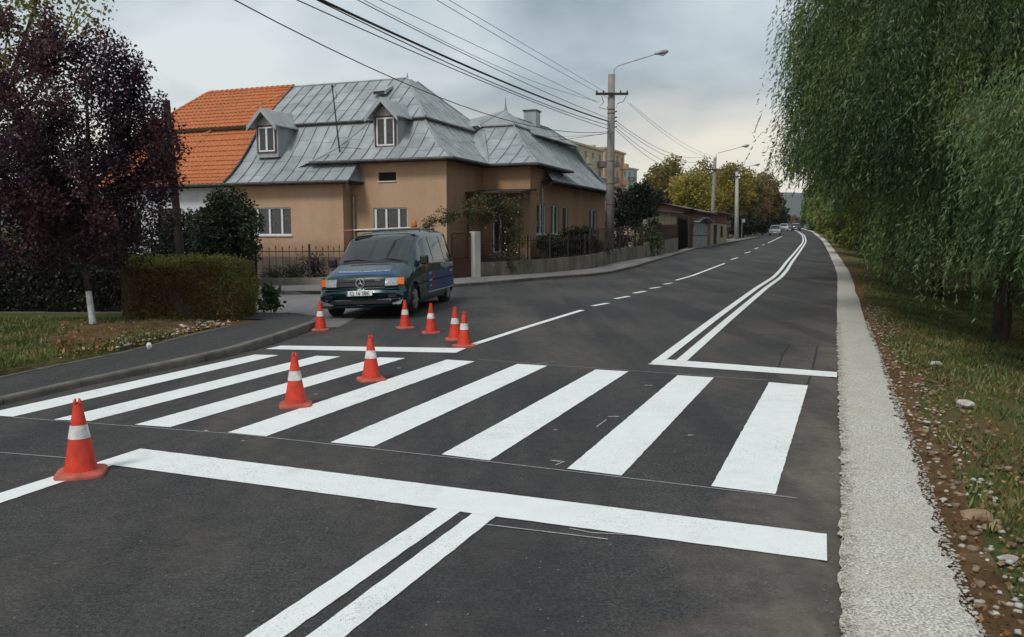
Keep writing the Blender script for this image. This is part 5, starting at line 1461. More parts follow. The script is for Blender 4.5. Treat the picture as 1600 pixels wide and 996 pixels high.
# ============================================================ poles, lamps and cables
def lamp_pole(label, X, Y, h, r0, r1, mat, arm, cross, seed=0, lean=0.0, group='concrete lamp poles along the left side of the road'):
    t = thing('lamp_pole', label, 'lamp pole', (X, Y, hz(X, Y)), 0, group); t.rotation_euler = (0, lean, 0)
    MB().tube([(0, 0, -.2), (0, 0, h * .5), (0, 0, h)], [r0, (r0 + r1) / 2, r1], 14).build('pole', mat, t, True)
    if cross:
        zc = h * cross; MB().box(-1.15 * .5 * 1.5, 1.15 * .5 * 1.5, -r1 - .12, -r1 - .03, zc - .06, zc + .06).build('cross_arm', mt['wood'], t)
        for x in (-.8, -.45, .45, .8): MB().tube([(x, -r1 - .07, zc + .05), (x, -r1 - .07, zc + .11), (x, -r1 - .07, zc + .19)], [.03, .045, .02], 7).build('insulator', mt['iron'], t)
    if arm:
        (ax, az) = arm
        MB().tube([(r1 * .6, 0, h - .35), (r1 * .7, 0, h + .25), (r1 + .15, -.02, h + .45), (ax, -.1, h + az)], .028, 7).build('lamp_arm', mt['zinc'], t)
        hd = MB(); p = Vector((ax, -.1, h + az))
        hd.tube([p + Vector((-.12, 0, -.01)), p + Vector((.08, 0, .03)), p + Vector((.32, 0, .08)), p + Vector((.55, 0, .12)), p + Vector((.62, 0, .13))], [.045, .085, .12, .09, .03], 10)
        hd = hd.build('lamp_head', mt['zinc'], t, True)
        MB().tube([p + Vector((.12, 0, -.03)), p + Vector((.34, 0, -.045)), p + Vector((.5, 0, .03))], [.04, .075, .04], 8).build('lamp_glass', mt['lens'], hd)
    return t
PX0, PY0 = 5.28, 44.5
pl0 = lamp_pole('thick banded concrete lamp pole behind the garden wall, nearest of its row', PX0, PY0, 9.95, .235, .185, mt['pole'], (2.35, 1.05), .895)
for z in (5.4, 6.9, 7.15, 7.4, 7.65, 7.9, 8.1, 3.1, 4.2):
    rr = .235 - .05 * z / 9.95 + .008
    MB().tube([(0, 0, z), (0, 0, z + (.035 if z < 6 else .05))], rr, 14).build('clamp_band', mt['iron'] if z < 6 or z > 7.8 else mt['zinc'], pl0)
for z, s in ((7.2, 1), (7.5, 1), (7.7, 1), (8.0, 1)): MB().tube([(.16, -.05, z), (.30, -.1, z + .03)], .035, 6).build('clamp', mt['iron'], pl0)
jr = MB(); jr.tube([(-.55, -.3, 8.8), (-.45, -.32, 8.45), (-.7, -.32, 8.2), (-.3, -.3, 8.1), (-.2, -.25, 8.25)], .018, 5); jr.build('jumper_cable', mt['cable'], pl0)
jr = MB(); jr.tube([(.75, -.3, 8.8), (.6, -.32, 8.5), (.3, -.3, 8.4), (.22, -.25, 8.2)], .018, 5); jr.build('jumper_cable', mt['cable'], pl0)
def px2x(px, Y): return (px - 800) / 1286.7 * Y
lamp_pole('second lamp pole, rising behind the brick shed roof with a long arm', px2x(1111.5, 80), 80, 8.35, .20, .15, mt['pole'], (2.6, 1.1), .86, lean=R(1.2))
lamp_pole('pale third lamp pole standing at the end of the sheds, beside the thin sign post', px2x(1151, 99), 99, 8.1, .28, .17, mt['polew'], (2.1, .7), .93, lean=R(-1.2))
lamp_pole('fourth lamp pole, dark and thin in front of the brown trees', px2x(1179, 128), 128, 7.8, .19, .14, mt['pole'], (1.9, .6), .92, lean=R(1))
lamp_pole('fifth and farthest lamp pole, faint against the rust brown tree', px2x(1200, 165), 165, 8.2, .19, .14, mt['pole'], (1.9, .6), .92)
sp_ = thing('sign_post', 'thin grey post with a small sign edge-on beside the pale pole', 'sign', (px2x(1159, 99), 99, hz(28, 99)))
MB().tube([(0, 0, 0), (0, 0, 2.5)], .04, 6).build('post', mt['zinc'], sp_); MB().box(-.05, .35, -.02, .02, 2.1, 2.5).build('sign_panel', mt['sheet'], sp_)
wp_ = thing('wooden_pole', 'weathered dark wooden pole leaning beside the orange roof', 'pole', (-8.9, 22.2, .05)); wp_.rotation_euler = (0, R(-3.0), 0)
MB().tube([(0, 0, -.1), (0, 0, 5.15)], [.11, .09], 10).build('pole_shaft', mt['wood'], wp_)
MB().tube([(0, 0, 5.15), (0, 0, 5.2)], [.10, .095], 10).build('pole_top', mt['iron'], wp_)

def cable(label, A, B, sag, r=.012, n=18, ext=.0):
    A, B = Vector(A), Vector(B); pts = []
    for i in range(n + 1):
        f = i / n * (1 + ext); p = A.lerp(B, f); p.z -= 4 * sag * f * (1 - f); pts.append(p)
    o = MB().tube([p - A for p in pts], r, 5).build('overhead_cable', mt['cable'], None); o.location = A
    tag(o, label, 'cable', 'overhead cables on the concrete pole')
def PP(px, py): return at(px, py, PY0 - .2)
# (start on pole px, end off the frame px, end depth, mid-point px that it passes)
wires = [((951, 206), (150, -120), 14.5, (640, 130), .014, 'lowest black cable from the pole, crossing the ridge of the metal roof'),
         ((951, 202), (220, -112), 14.5, (700, 103), .014, 'second lowest cable, passing just over the small roof finial'),
         ((951, 196), (250, -125), 15, (700, 100), .016, 'cable twisted with the thick one above the finial, reaching the lower clamp'),
         ((951, 190), (250, -120), 15, (695, 92), .034, 'thickest black cable over the house, running to the upper clamps'),
         ((948, 184), (330, -120), 16, (750, 95), .012, 'thin cable just above the thick bundle'),
         ((934, 161), (360, -110), 16, (700, 53), .009, 'thin wire ending at the left tip of the cross-arm'),
         ((937, 159), (345, -125), 16, (760, 95), .008, 'hair-thin wire below the cross-arm tip wire'),
         ((950, 153), (500, -110), 17, (800, 68), .009, 'upper left bare wire reaching the pole above the cross-arm'),
         ((952, 148), (540, -95), 17, (800, 58), .008, 'topmost bare wire reaching the pole below its top')]
for (a, b, Yb, m, r, lab) in wires:
    A = PP(*a); B = at(b[0], b[1], Yb)
    f = .5; best = None
    # choose the sag so that the cable passes the pixel seen in the photograph
    for s in [i * .03 for i in range(0, 60)]:
        for fi in range(1, 40):
            ff = fi / 40; p = A.lerp(B, ff); p.z -= 4 * s * ff * (1 - ff)
            dyy, dxx, dzz = p.y, p.x, p.z - CH
            fw_ = dyy * ct - dzz * st_; upc = dyy * st_ + dzz * ct
            u, v = PX + F * dxx / fw_, PY - F * upc / fw_
            e = (u - m[0]) ** 2 + (v - m[1]) ** 2
            if best is None or e < best[0]: best = (e, s)
    cable(lab, A, B, best[1], r, 22, .25)
P2_ = Vector((px2x(1110, 79.8), 79.8, 9.0))
for (a, dz, dx, s, lab) in (((962, 189), .2, -.6, .8, 'cable sagging right from the clamps towards the second pole, uppermost'), ((962, 193), -.2, -.2, .9, 'cable sagging right from the clamps, in the middle of the bundle'),
                       ((962, 199), -.7, .2, 1.1, 'cable sagging right from the clamps, one above the lowest'), ((962, 203), -1.0, .2, 1.3, 'lowest cable sagging right from the clamps'), ((985, 162), .1, .5, .5, 'thin wire from the right tip of the cross-arm to the next pole'), ((980, 160), .05, -.1, .55, 'second thin wire from the right of the cross-arm')):
    cable(lab, PP(*a), P2_ + Vector((dx, 0, dz)), s, .009 if s < .7 else .013)
cable('service wire dipping across the metal roof from the pole clamps to the front eave', PP(951, 207.5), HL(-4.6, -.6, 5.3), .35, .011)
cable('short wire from the pole clamps over the small cap roof to the left', PP(951, 209), at(640, 180, 36.5), .45, .008)

# ============================================================ sheds beyond the garden wall
SH = Vector((14.8, 67.5, hz(14.8, 67.5))); SA = math.atan2(17.6, 7.5)
def brickwork(parent, P, s0, s1, z0, z1, holes=(), bl=.5, bh=.22, mat=None):
    k = 0; z = z0
    while z < z1 - .05:
        s = s0 - (bl / 2 if k % 2 else 0)
        while s < s1 - .02:
            a, b = max(s, s0) + .012, min(s + bl, s1) - .012; c, e = z + .012, min(z + bh, z1) - .012
            s += bl
            if b - a < .06 or any(h[0] < b and h[1] > a and h[2] < e and h[3] > c for h in holes): continue
            o = rnd.uniform(.008, .022); q = [P(a, c, o), P(b, c, o), P(b, e, o), P(a, e, o), P(a, c, -.01), P(b, c, -.01), P(b, e, -.01), P(a, e, -.01)]
            MB().add(q, [(0, 1, 2, 3), (0, 4, 5, 1), (1, 5, 6, 2), (2, 6, 7, 3), (3, 7, 4, 0)]).build('brick', mat or mt['brick'], parent)
        z += bh; k += 1
def shed(name, label, x0, x1, y0, y1, h, hr, mat):
    t = thing(name, label, 'shed', SH, SA)
    return t
gs = shed('garage', 'brick garage with pale grey metal double doors under a little curved roof', 0, 9, 0, 5, 3.2, 3.6, None)
P = wall(gs, (0, 0), (8.6, 0), 0, 3.1, [(.3, 6.9, .05, 2.15)], mt['shedo'])
wall(gs, (0, 5), (0, 0), 0, 3.3, [], mt['wood']); wall(gs, (8.6, 0), (8.6, 5), 0, 3.3, [], mt['brick']); wall(gs, (8.6, 5), (0, 5), 0, 3.3, [], mt['brick'])
brickwork(gs, P, .05, 8.55, 2.2, 3.08, bl=.75, bh=.22)
for k in range(4):
    a = .34 + k * 1.64; d_ = MB(); q = [P(a, .06, .02), P(a + 1.58, .06, .02), P(a + 1.58, 2.12, .02), P(a, 2.12, .02), P(a, .06, -.05), P(a + 1.58, .06, -.05), P(a + 1.58, 2.12, -.05), P(a, 2.12, -.05)]
    d_.add(q, [(0, 1, 2, 3), (0, 4, 5, 1), (1, 5, 6, 2), (2, 6, 7, 3), (3, 7, 4, 0)]); d_ = d_.build('door_leaf', mt['sheet'], gs)
    MB().bar(P(a + .1, 1.1, .04), P(a + 1.5, 1.1, .04), .05, .04).build('door_rib', mt['gutter'], d_)
rows = [[P(.05 + 7.1 * i / 14, 2.2 + .45 * math.sin(math.pi * i / 14), o_) for i in range(15)] for o_ in (.0, .55)]
mb = MB(); mb.grid(rows); mb.grid([[(x, y, z - .05) for x, y, z in r] for r in rows]); mb.grid([rows[1], [(x, y, z - .05) for x, y, z in rows[1]]]); mb.build('curved_canopy', mt['sheet'], gs)
rf = MB(); rf.add([(-.4, -.5, 3.12), (9.0, -.5, 3.12), (9.0, 2.5, 3.75), (-.4, 2.5, 3.75), (-.4, 5.4, 3.2), (9.0, 5.4, 3.2)], [(0, 1, 2, 3), (3, 2, 5, 4)])
rf.add([(-.4, -.5, 3.02), (9.0, -.5, 3.02), (9.0, 2.5, 3.65), (-.4, 2.5, 3.65), (-.4, 5.4, 3.1), (9.0, 5.4, 3.1), (-.4, -.5, 3.12), (9.0, -.5, 3.12), (9, 2.5, 3.75), (-.4, 2.5, 3.75)], [(3, 2, 1, 0), (4, 5, 2, 3), (0, 1, 7, 6), (1, 2, 8, 7), (2, 3, 9, 8)]); rf.build('roof', mt['felt'], gs)
MB().add([(-.02, 0, 3.1), (-.02, 5, 3.1), (-.02, 2.5, 3.66)], [(0, 1, 2)]).build('gable', mt['brick'], gs)
cs = shed('brick_shed', 'brick shed with a yellowish lower wall, dark door and small window, at the pavement edge', 0, 0, 0, 0, 0, 0, None)
P = wall(cs, (8.9, .1), (19.0, .1), 0, 3.15, [(10.9 - 8.9, 12.9 - 8.9, .05, 2.1), (15.0 - 8.9, 16.6 - 8.9, 1.0, 2.0)], mt['shedw'])
wall(cs, (8.9, 4), (8.9, .1), 0, 3.2, [], mt['shedo']); wall(cs, (19.0, .1), (19.0, 4), 0, 3.2, [], mt['shedo']); wall(cs, (19, 4), (8.9, 4), 0, 3.2, [], mt['shedo'])
brickwork(cs, P, .05, 10.0, 2.2, 3.1, bl=.75, bh=.22)
q = MB(); q.add([P(2.0, .05, -.06), P(4.0, .05, -.06), P(4.0, 2.1, -.06), P(2.0, 2.1, -.06)], [(0, 1, 2, 3)]); q.build('door', mt['wood'], cs)
window(P, 15.0 - 8.9, 16.6 - 8.9, 1.0, 2.0, cs, cols=2, fm=mt['wood'], gm=mt['glass'])
rf = MB(); rf.box(8.7, 19.5, -.5, 4.4, 0, .12, Matrix.Translation((0, 0, 3.2)) ); rf.build('roof', mt['felt'], cs)
for z in (2.3, 1.9): MB().box(19.1, 19.35, -.25, .2, z, z + .3).build('meter_box', mt['polew'], cs)
ls = thing('long_shed', 'long low cream shed with a dark flat roof behind the brown pickets', 'shed', SH, SA)
P = wall(ls, (-11.5, 1.1), (-.9, 1.1), 0, 2.9, [(2.0, 3.1, 1.3, 2.2)], mt['shedw'])
wall(ls, (-11.5, 6), (-11.5, 1.1), 0, 2.9, [], mt['shedw']); wall(ls, (-.9, 1.1), (-.9, 6), 0, 2.9, [], mt['shedw'])
window(P, 2.0, 3.1, 1.3, 2.2, ls, cols=2, fm=mt['wood'], gm=mt['glass'])
MB().add([(-12, .6, 2.92), (-.5, .6, 3.0), (-.5, 6.3, 3.5), (-12, 6.3, 3.4), (-12, .6, 2.82), (-.5, .6, 2.9), (-.5, 6.3, 3.4), (-12, 6.3, 3.3)], [(0, 1, 2, 3), (7, 6, 5, 4), (0, 4, 5, 1), (1, 5, 6, 2), (2, 6, 7, 3), (3, 7, 4, 0)]).build('roof', mt['felt'], ls)
st_gate = thing('wooden_door', 'tall narrow dark plank door between the pickets and the grey garage doors', 'door', SH, SA)
for k in range(6): MB().box(-1.75 + k * .26, -1.52 + k * .26, -.04, .02, 0, 2.45 + .04 * math.sin(k * 2)).build('plank', mt['picket'], st_gate)
for z in (.4, 2.0): MB().box(-1.75, -.2, .02, .06, z, z + .1).build('ledge', mt['wood'], st_gate)

# ============================================================ blocks of flats
def block(name, label, A, B, depth, H, mat, ns, nb):
    A, B = Vector((*A, 0)), Vector((*B, 0)); d = B - A; L_ = d.length
    t = thing(name, label, 'building', (A.x, A.y, hz(A.x, A.y)), math.atan2(d.y, d.x)); sh = H / ns; wd = L_ / nb; hs = []
    for i in range(ns):
        for k in range(nb): hs.append((k * wd + wd * .33, k * wd + wd * .67, i * sh + sh * .32, i * sh + sh * .78))
    P = wall(t, (0, 0), (L_, 0), 0, H, hs, mat, thick=.3, depth=.3)
    for h in hs: window(P, *h, t, cols=2, dep=.25, fm=mt['frame'], gm=mt['glass'], fw=.07, sill=False)
    hs = [(depth * .3, depth * .42, i * sh + sh * .3, i * sh + sh * .75) for i in range(ns)]
    P2 = wall(t, (0, depth), (0, 0), 0, H, hs, mat, depth=.3)
    for h in hs: window(P2, *h, t, cols=2, dep=.25, fm=mt['frame'], gm=mt['glass'], fw=.07, sill=False)
    wall(t, (L_, 0), (L_, depth), 0, H, [], mat); wall(t, (L_, depth), (0, depth), 0, H, [], mat)
    MB().box(-.3, L_ + .3, -.3, depth + .3, H, H + .35).build('parapet', mt['cream'], t)
    for k in range(nb):
        if k % 2 == 1:
            for i in range(1, ns): MB().box(k * wd + wd * .15, k * wd + wd * .85, -1.1, -.02, i * sh + .05, i * sh + sh * .36).build('balcony', mt['felt'] if k % 4 == 1 else mat, t)
    MB().box(L_ * .5, L_ * .6, depth * .4, depth * .6, H + .35, H + 1.6).build('roof_vent', mt['cream'], t)
block('apartment_block', 'cream apartment block rising beyond the metal roof end', (7.2, 132), (16.7, 152.5), 11, 15.0, mt['cream'], 5, 6)
block('apartment_block', 'salmon apartment block just behind the concrete lamp pole', (17.6, 158), (23.0, 170), 11, 15.6, mt['salmon'], 5, 4)
block('apartment_block', 'small green topped apartment block right of the salmon one', (25.0, 188), (29.4, 195), 10, 14.0, mt['green'], 5, 3)

# ============================================================ broadleaf trees and bushes
def ptree(px, ytop, Y, hw, matk, label, nc, nl, lsize, name='tree', cat='tree', ybot=None, group=None, seed=1, hollow=.3, kind='crown', tr=None, lrad=None, depth=1.0, limbs=7, squash=.85, bz=None):
    X = px2x(px, Y); zb = gterr(X, Y) if bz is None else bz; ztop = at(px, ytop, Y).z - zb; rx = hw / 1286.7 * Y
    lo = .0 if ybot is None else at(px, ybot, Y).z - zb
    rz = (ztop - lo) / 2; cz = lo + rz
    return tree(name, label, cat, (X, Y, zb), ztop, (0, 0, cz, rx * .92, rx * .92 * depth, rz * .92), lf[matk], nc, nl, lrad or max(.3, rx * .3), lsize, tr or max(.05, rx * .06), None, group, seed, hollow, limbs, squash, .55, kind)
FT = 'autumn trees beyond the sheds'
ptree(1000, 272, 53, 30, 'evergreen', 'dark leafy tree just right of the concrete lamp pole', 80, 110, .17, ybot=375, seed=11)
ptree(968, 292, 50, 22, 'dark', 'dark bush filling the gap between the pole and the house end', 50, 100, .15, name='bush', cat='bush', seed=12)
ptree(1026, 290, 75, 20, 'dark', 'dark bushy tree rising behind the cream shed roof', 60, 100, .2, ybot=372, seed=13)
ptree(1010, 350, 50.5, 30, 'green', 'tangled green climber along the iron railing right of the lamp pole', 40, 70, .12, name='climber', cat='climber', seed=14, depth=.3)
ptree(1043, 246, 93, 36, 'olive', 'brown tinged olive tree behind the cream shed, leftmost of the autumn trees', 110, 100, .3, ybot=345, group=FT, seed=15)
ptree(1082, 264, 88, 44, 'yellow', 'bright yellow green tree directly behind the long shed', 130, 110, .28, ybot=350, group=FT, seed=16, hollow=.2)
ptree(1098, 244, 112, 42, 'olive', 'tall olive tree behind the bright yellow one', 120, 100, .34, ybot=350, group=FT, seed=17)
ptree(1137, 250, 106, 36, 'yellow', 'yellow green tree between the second and the pale third lamp pole', 120, 110, .32, ybot=350, group=FT, seed=18, hollow=.2)
ptree(1163, 264, 122, 32, 'olive', 'olive tree behind the pale third lamp pole', 110, 100, .36, ybot=352, group=FT, seed=19)
ptree(1180, 274, 138, 24, 'brown', 'brown autumn tree behind the fourth lamp pole', 90, 100, .38, ybot=352, group=FT, seed=20)
ptree(1194, 259, 160, 24, 'olive', 'tall dark olive crown topping the far tree row', 90, 100, .45, ybot=352, group=FT, seed=21)
ptree(1205, 280, 156, 18, 'rust', 'rust brown tree at the far end of the row', 80, 100, .42, ybot=352, group=FT, seed=22)
ptree(1217, 302, 200, 11, 'evergreen', 'dark green narrow tree closing the far row', 60, 80, .5, ybot=362, group=FT, seed=23)
ptree(1225, 322, 250, 8, 'evergreen', 'farthest low dark tree on the left of the road', 40, 70, .55, ybot=362, group=FT, seed=24)
for i, (px, yt, Y, hw, lab) in enumerate([(1150, 338, 104, 16, 'dark undergrowth bush behind the pale lamp pole'), (1168, 334, 116, 15, 'dark undergrowth bush behind the thin sign post'), (1184, 335, 128, 13, 'dark bush at the foot of the fourth lamp pole'), (1198, 338, 145, 11, 'low dark bush below the rust brown tree'), (1208, 342, 165, 9, 'farthest small dark bush of the undergrowth')]):
    ptree(px, yt, Y, hw, 'dark' if i != 2 else 'evergreen', lab, 45, 80, .3, name='bush', cat='bush', group='bushes under the autumn trees', seed=30 + i)
for i, (px, yt, Y, hw, m_, lab) in enumerate([(1237, 336, 380, 9, 'brown', 'small hazy brown tree above the vanishing road'), (1228, 338, 420, 8, 'olive', 'small hazy grey green tree left of the vanishing road'), (1247, 340, 360, 7, 'rust', 'small reddish tree beside the far bend')]):
    ptree(px, yt, Y, hw, m_, lab, 40, 70, .8, ybot=358, seed=40 + i)
# front garden
ptree(866, 366, 36.3, 25, 'evergreen', 'rounded dark green bush behind the low wall, left of its larger neighbour', 60, 110, .10, name='bush', cat='bush', ybot=402, seed=51, depth=.7)
ptree(903, 359, 38.9, 33, 'evergreen', 'large dark green bush below the house side windows', 90, 110, .11, name='bush', cat='bush', ybot=400, seed=52, depth=.6)
ptree(935, 378, 41.2, 16, 'green', 'small green bush at the foot of the concrete lamp pole', 30, 80, .10, name='bush', cat='bush', ybot=398, seed=53, depth=.6)
ptree(489, 396, 28.0, 20, 'plum', 'reddish rose bush in the bed left of the van', 26, 50, .07, name='bush', cat='bush', ybot=436, seed=54, depth=.6)
ptree(455, 414, 27.3, 22, 'green', 'low green plants along the bed behind the iron railing', 24, 50, .07, name='plants', cat='plants', ybot=439, seed=55, depth=.4)
ptree(424, 420, 27.2, 14, 'green', 'small green plant with a white bloom left in the flower bed', 16, 50, .07, name='plants', cat='plants', ybot=439, seed=56, depth=.4)
vine = thing('climbing_rose', 'climbing rose arching over the gate and tumbling down beside the door', 'climber', (-1.0, 31.9, 0)); V0 = Vector(vine.location)
path = [at(664, 356, 30.6), at(682, 345, 30.8), at(705, 338, 31.0), at(728, 330, 31.4), at(752, 333, 31.9), at(775, 322, 32.3), at(800, 320, 32.8), at(812, 335, 33.2)]
MB().tube([p - V0 for p in path], [.03] * 8, 6).build('stem', mt['stem'], vine)
MB().tube([Vector((*at(785, 425, 33.0)[:2], 0)) - V0, at(783, 380, 33) - V0, at(778, 330, 32.6) - V0], [.05, .04, .03], 6).build('stem', mt['stem'], vine)
cs_ = []
for a, b in zip(path, path[1:]):
    for k in range(9): q = a.lerp(b, rnd.random()) - V0; cs_.append((q.x + rnd.gauss(0, .10), q.y + rnd.gauss(0, .2), q.z + rnd.gauss(0, .09)))
for k in range(75):
    q = at(rnd.gauss(770, 20), rnd.uniform(305, 350), 32.4 + rnd.gauss(0, .3)) - V0; cs_.append(tuple(q))
for k in range(75):
    q = at(rnd.gauss(795, 9), rnd.uniform(335, 428), 32.9 + rnd.gauss(0, .25)) - V0; cs_.append(tuple(q))
quads_np('foliage', clumps(cs_, 42, .19, .085), lf['rose'], vine)
for k in range(9):
    q = at(rnd.uniform(755, 812), rnd.uniform(325, 420), 32.2) - V0
    bm = bmesh.new(); bmesh.ops.create_icosphere(bm, subdivisions=1, radius=.028); bmesh.ops.translate(bm, verts=bm.verts, vec=q); me = bpy.data.meshes.new('blossom'); bm.to_mesh(me); bm.free(); link('blossom', me, mt['paper'], vine)
# evergreen shrub beside the tan wall, and what stands left of it
tree('evergreen_shrub', 'tall dense evergreen shrub in front of the left end of the tan wall', 'shrub', (-8.85, 25.2, 0), 3.1, (0, 0, 1.62, 1.02, .9, 1.55), lf['evergreen'], 130, 190, .30, .10, .08, None, None, 61, .35)
tree('shrub', 'dark shrub under the orange roof between the wooden pole and the evergreen', 'shrub', (-10.9, 26.5, 0), 2.4, (0, 0, 1.2, .9, .8, 1.15), lf['dark'], 60, 110, .35, .11, .06, None, None, 62, .3)

# ---- clipped hedge
hd = thing('clipped_hedge', 'boxy clipped hedge with rusty leaves and a yellow-green top beside the pavement', 'hedge', (-6.12, 15.6, .12))
hx0, hx1, hy0, hy1, hh = -1.15, 1.06, -.72, .72, 1.10
MB().box(hx0 + .14, hx1 - .14, hy0 + .14, hy1 - .14, 0, hh - .12).build('inner_twigs', mt['bark'], hd)
n = 62000; u = rng.random((n, 3)); Pn = np.empty((n, 3)); ax = rng.integers(0, 5, n)
Pn[:, 0] = hx0 + (hx1 - hx0) * u[:, 0]; Pn[:, 1] = hy0 + (hy1 - hy0) * u[:, 1]; Pn[:, 2] = .02 + (hh - .02) * u[:, 2]
dpt = np.abs(rng.normal(size=n)) * .06
Pn[ax == 0, 1] = hy0 + dpt[ax == 0]; Pn[ax == 4, 1] = hy0 + dpt[ax == 4] * 1.8; Pn[ax == 1, 0] = hx1 - dpt[ax == 1]; Pn[ax == 2, 0] = hx0 + dpt[ax == 2]; Pn[ax == 3, 2] = hh - dpt[ax == 3] * .8
# rounded corners and lumps
Pn[:, 0] += (Pn[:, 0] > hx1 - .3) * -(.10 * np.clip((Pn[:, 2] - .75) / .35, 0, 1) ** 2 + .03 * np.sin(Pn[:, 2] * 9)); lump = .07 * np.sin(Pn[:, 0] * 4.3 + 1) + .05 * np.sin(Pn[:, 2] * 7 + Pn[:, 0] * 3) + .03 * np.sin(Pn[:, 0] * 11 + Pn[:, 2] * 4) + .05 * np.clip((Pn[:, 2] - .8) / .3, 0, 1) ** 2
Pn[:, 1] += lump * (Pn[:, 1] < 0); Pn[:, 2] += .035 * np.sin(Pn[:, 0] * 3.1 + .6) + .02 * np.sin(Pn[:, 0] * 9 + Pn[:, 1] * 5)
e = np.clip((hx0 + .45 - Pn[:, 0]) / .45, 0, 1); Pn[:, 2] -= .16 * e * (Pn[:, 2] > hh * .6); Pn[:, 1] += .30 * e * (Pn[:, 1] < 0)
thin = (ax == 0) & (np.sin(Pn[:, 0] * 2.4 + 1.2) + np.sin(Pn[:, 2] * 5 + Pn[:, 0] * 2) > 1.0) & (rng.random(n) < .65)
Pn = Pn[~thin]; topm = Pn[:, 2] > hh - .10 - .05 * rng.random(len(Pn)); topm &= (Pn[:, 0] < .25 + .5 * rng.normal(size=len(Pn)))
D = rng.normal(size=Pn.shape); s = rng.uniform(.022, .05, len(Pn)); Q = leaf_quads(Pn, D, s, s * .65)
quads_np('foliage', Q[~topm], lf['hedge'], hd); quads_np('top_growth', Q[topm], lf['hedget'], hd)
sp = []
for k in range(170):
    a = rnd.uniform(hx0 + .1, hx1 - .12); sp.append((a, rnd.uniform(hy0 - .04, .3), hh + rnd.uniform(-.05, .09)))
quads_np('sprigs', clumps(sp, 12, .08, .045), lf['hedget'], hd)
P_ = []
for k in range(70):
    x, z = rnd.uniform(hx0 + .1, hx1 - .1), rnd.uniform(.1, .95); P_.append(((x, hy0 + .02 + rnd.uniform(0, .08), z), (x + rnd.uniform(-.12, .12), hy0 + rnd.uniform(-.0, .08), z + rnd.uniform(.12, .35))))
tw = MB()
for a, b in P_: tw.tube([a, b], [.006, .003], 4)
tag(tw.build('twigs', mt['stem'], hd), kind='stuff')
wd_ = thing('weed', 'leafy green weed at the right foot of the clipped hedge', 'plant', (-4.95, 16.75, .12))
quads_np('foliage', clumps([(rnd.gauss(0, .13), rnd.gauss(0, .08), rnd.uniform(.05, .52)) for k in range(26)], 16, .10, .10, .75), lf['green'], wd_); MB().tube([(0, 0, -.05), (.03, 0, .5)], .01, 5).build('stem', mt['stem'], wd_)

# ---- purple plum with whitewashed trunk
pt_ = thing('plum_tree', 'purple leaved plum tree with a whitewashed trunk on the left verge', 'tree', (-7.2, 14.0, .12))
MB().tube([(0.02, 0, -.1), (0, 0, 0), (-.03, 0, .35), (-.05, 0, .62)], [.08, .06, .052, .05], 10).build('whitewashed_trunk', mt['whitew'], pt_, True)
MB().tube([(-.05, 0, .60), (-.10, 0, 1.1), (-.06, .05, 1.7), (.05, .05, 3.0), (.1, 0, 4.4)], [.049, .048, .05, .04, .01], 9).build('trunk', mt['bark'], pt_, True)
lb = MB(); tips = []
r = random.Random(5)
for i in range(16):
    a = 2 * math.pi * i / 16 + r.uniform(-.2, .2); z0 = r.uniform(.95, 2.6); ln_ = r.uniform(1.0, 1.75); up = r.uniform(.35, 1.0)
    p0 = Vector((-.05, 0, z0)); p1 = p0 + Vector((math.cos(a) * ln_ * .5, math.sin(a) * ln_ * .5, ln_ * up * .55)); p2 = p1 + Vector((math.cos(a) * ln_ * .45, math.sin(a) * ln_ * .45, ln_ * up * .8)); p1.x = min(p1.x, .75); p2.x = min(p2.x, .8); lb.tube([p0, p1, p2], [.035, .022, .006], 6); tips += [p1.lerp(p2, k / 6) for k in range(7)]
lb.build('limbs', mt['bark'], pt_)
Pc = crown_points(-.40, 0, 2.75, 1.75, 1.6, 2.15, 380, .1, 14, 79)
Pc = [p for p in Pc if p[2] > 1.0 and abs(p[0] + .25) < .35 + (5.15 - p[2]) * .82]; Pc += [tuple(t_) for t_ in tips]; Pc = [p for p in Pc if p[0] < (.92 if p[2] > 3.2 else 1.15 if p[2] > 2.0 else 1.45) + r.gauss(0, .07)]
# feathery upright shoots on the outline
for (x, z, L_) in [(.75, 3.5, .8), (1.15, 2.7, .8), (.95, 3.1, .7), (.35, 3.9, .8), (-.1, 4.1, .9), (1.25, 2.1, .5), (-.6, 4.3, .7), (1.3, 2.6, .7), (.55, 3.7, .8)]:
    for k in range(9): f = k / 8; Pc.append((x + .35 * f * L_ + r.gauss(0, .03), r.gauss(0, .15), z + f * L_))
quads_np('crown', clumps(Pc, 120, .23, .062, .6, .9), lf['plum'], pt_)
# taller thin tree behind it, losing its leaves
tt = tree('thin_tree', 'tall thinning autumn tree behind the purple plum, top left', 'tree', (-11.4, 18.2, .0), 8, (0, 0, 6.0, 3.3, 2.3, 2.9), lf['maple'], 190, 42, .34, .10, .12, None, None, 70, .25, 12, 1.2, .7)
tree('dark_tree', 'dark drooping tree behind the plum at the left edge', 'tree', (-13.6, 17.4, .0), 5, (0, 0, 2.9, 2.1, 1.8, 2.1), lf['dark'], 110, 120, .45, .13, .12, None, None, 71, .3)
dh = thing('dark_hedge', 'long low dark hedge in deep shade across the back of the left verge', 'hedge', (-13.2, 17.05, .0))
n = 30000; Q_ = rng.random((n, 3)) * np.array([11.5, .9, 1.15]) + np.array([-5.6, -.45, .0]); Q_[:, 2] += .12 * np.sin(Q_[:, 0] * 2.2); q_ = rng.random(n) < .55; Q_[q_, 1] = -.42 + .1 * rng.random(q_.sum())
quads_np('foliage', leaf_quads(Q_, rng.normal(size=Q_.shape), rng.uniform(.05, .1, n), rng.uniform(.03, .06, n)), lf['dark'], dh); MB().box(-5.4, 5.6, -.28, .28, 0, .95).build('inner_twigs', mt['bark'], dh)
SB = 'dark bushes at the back of the left verge'
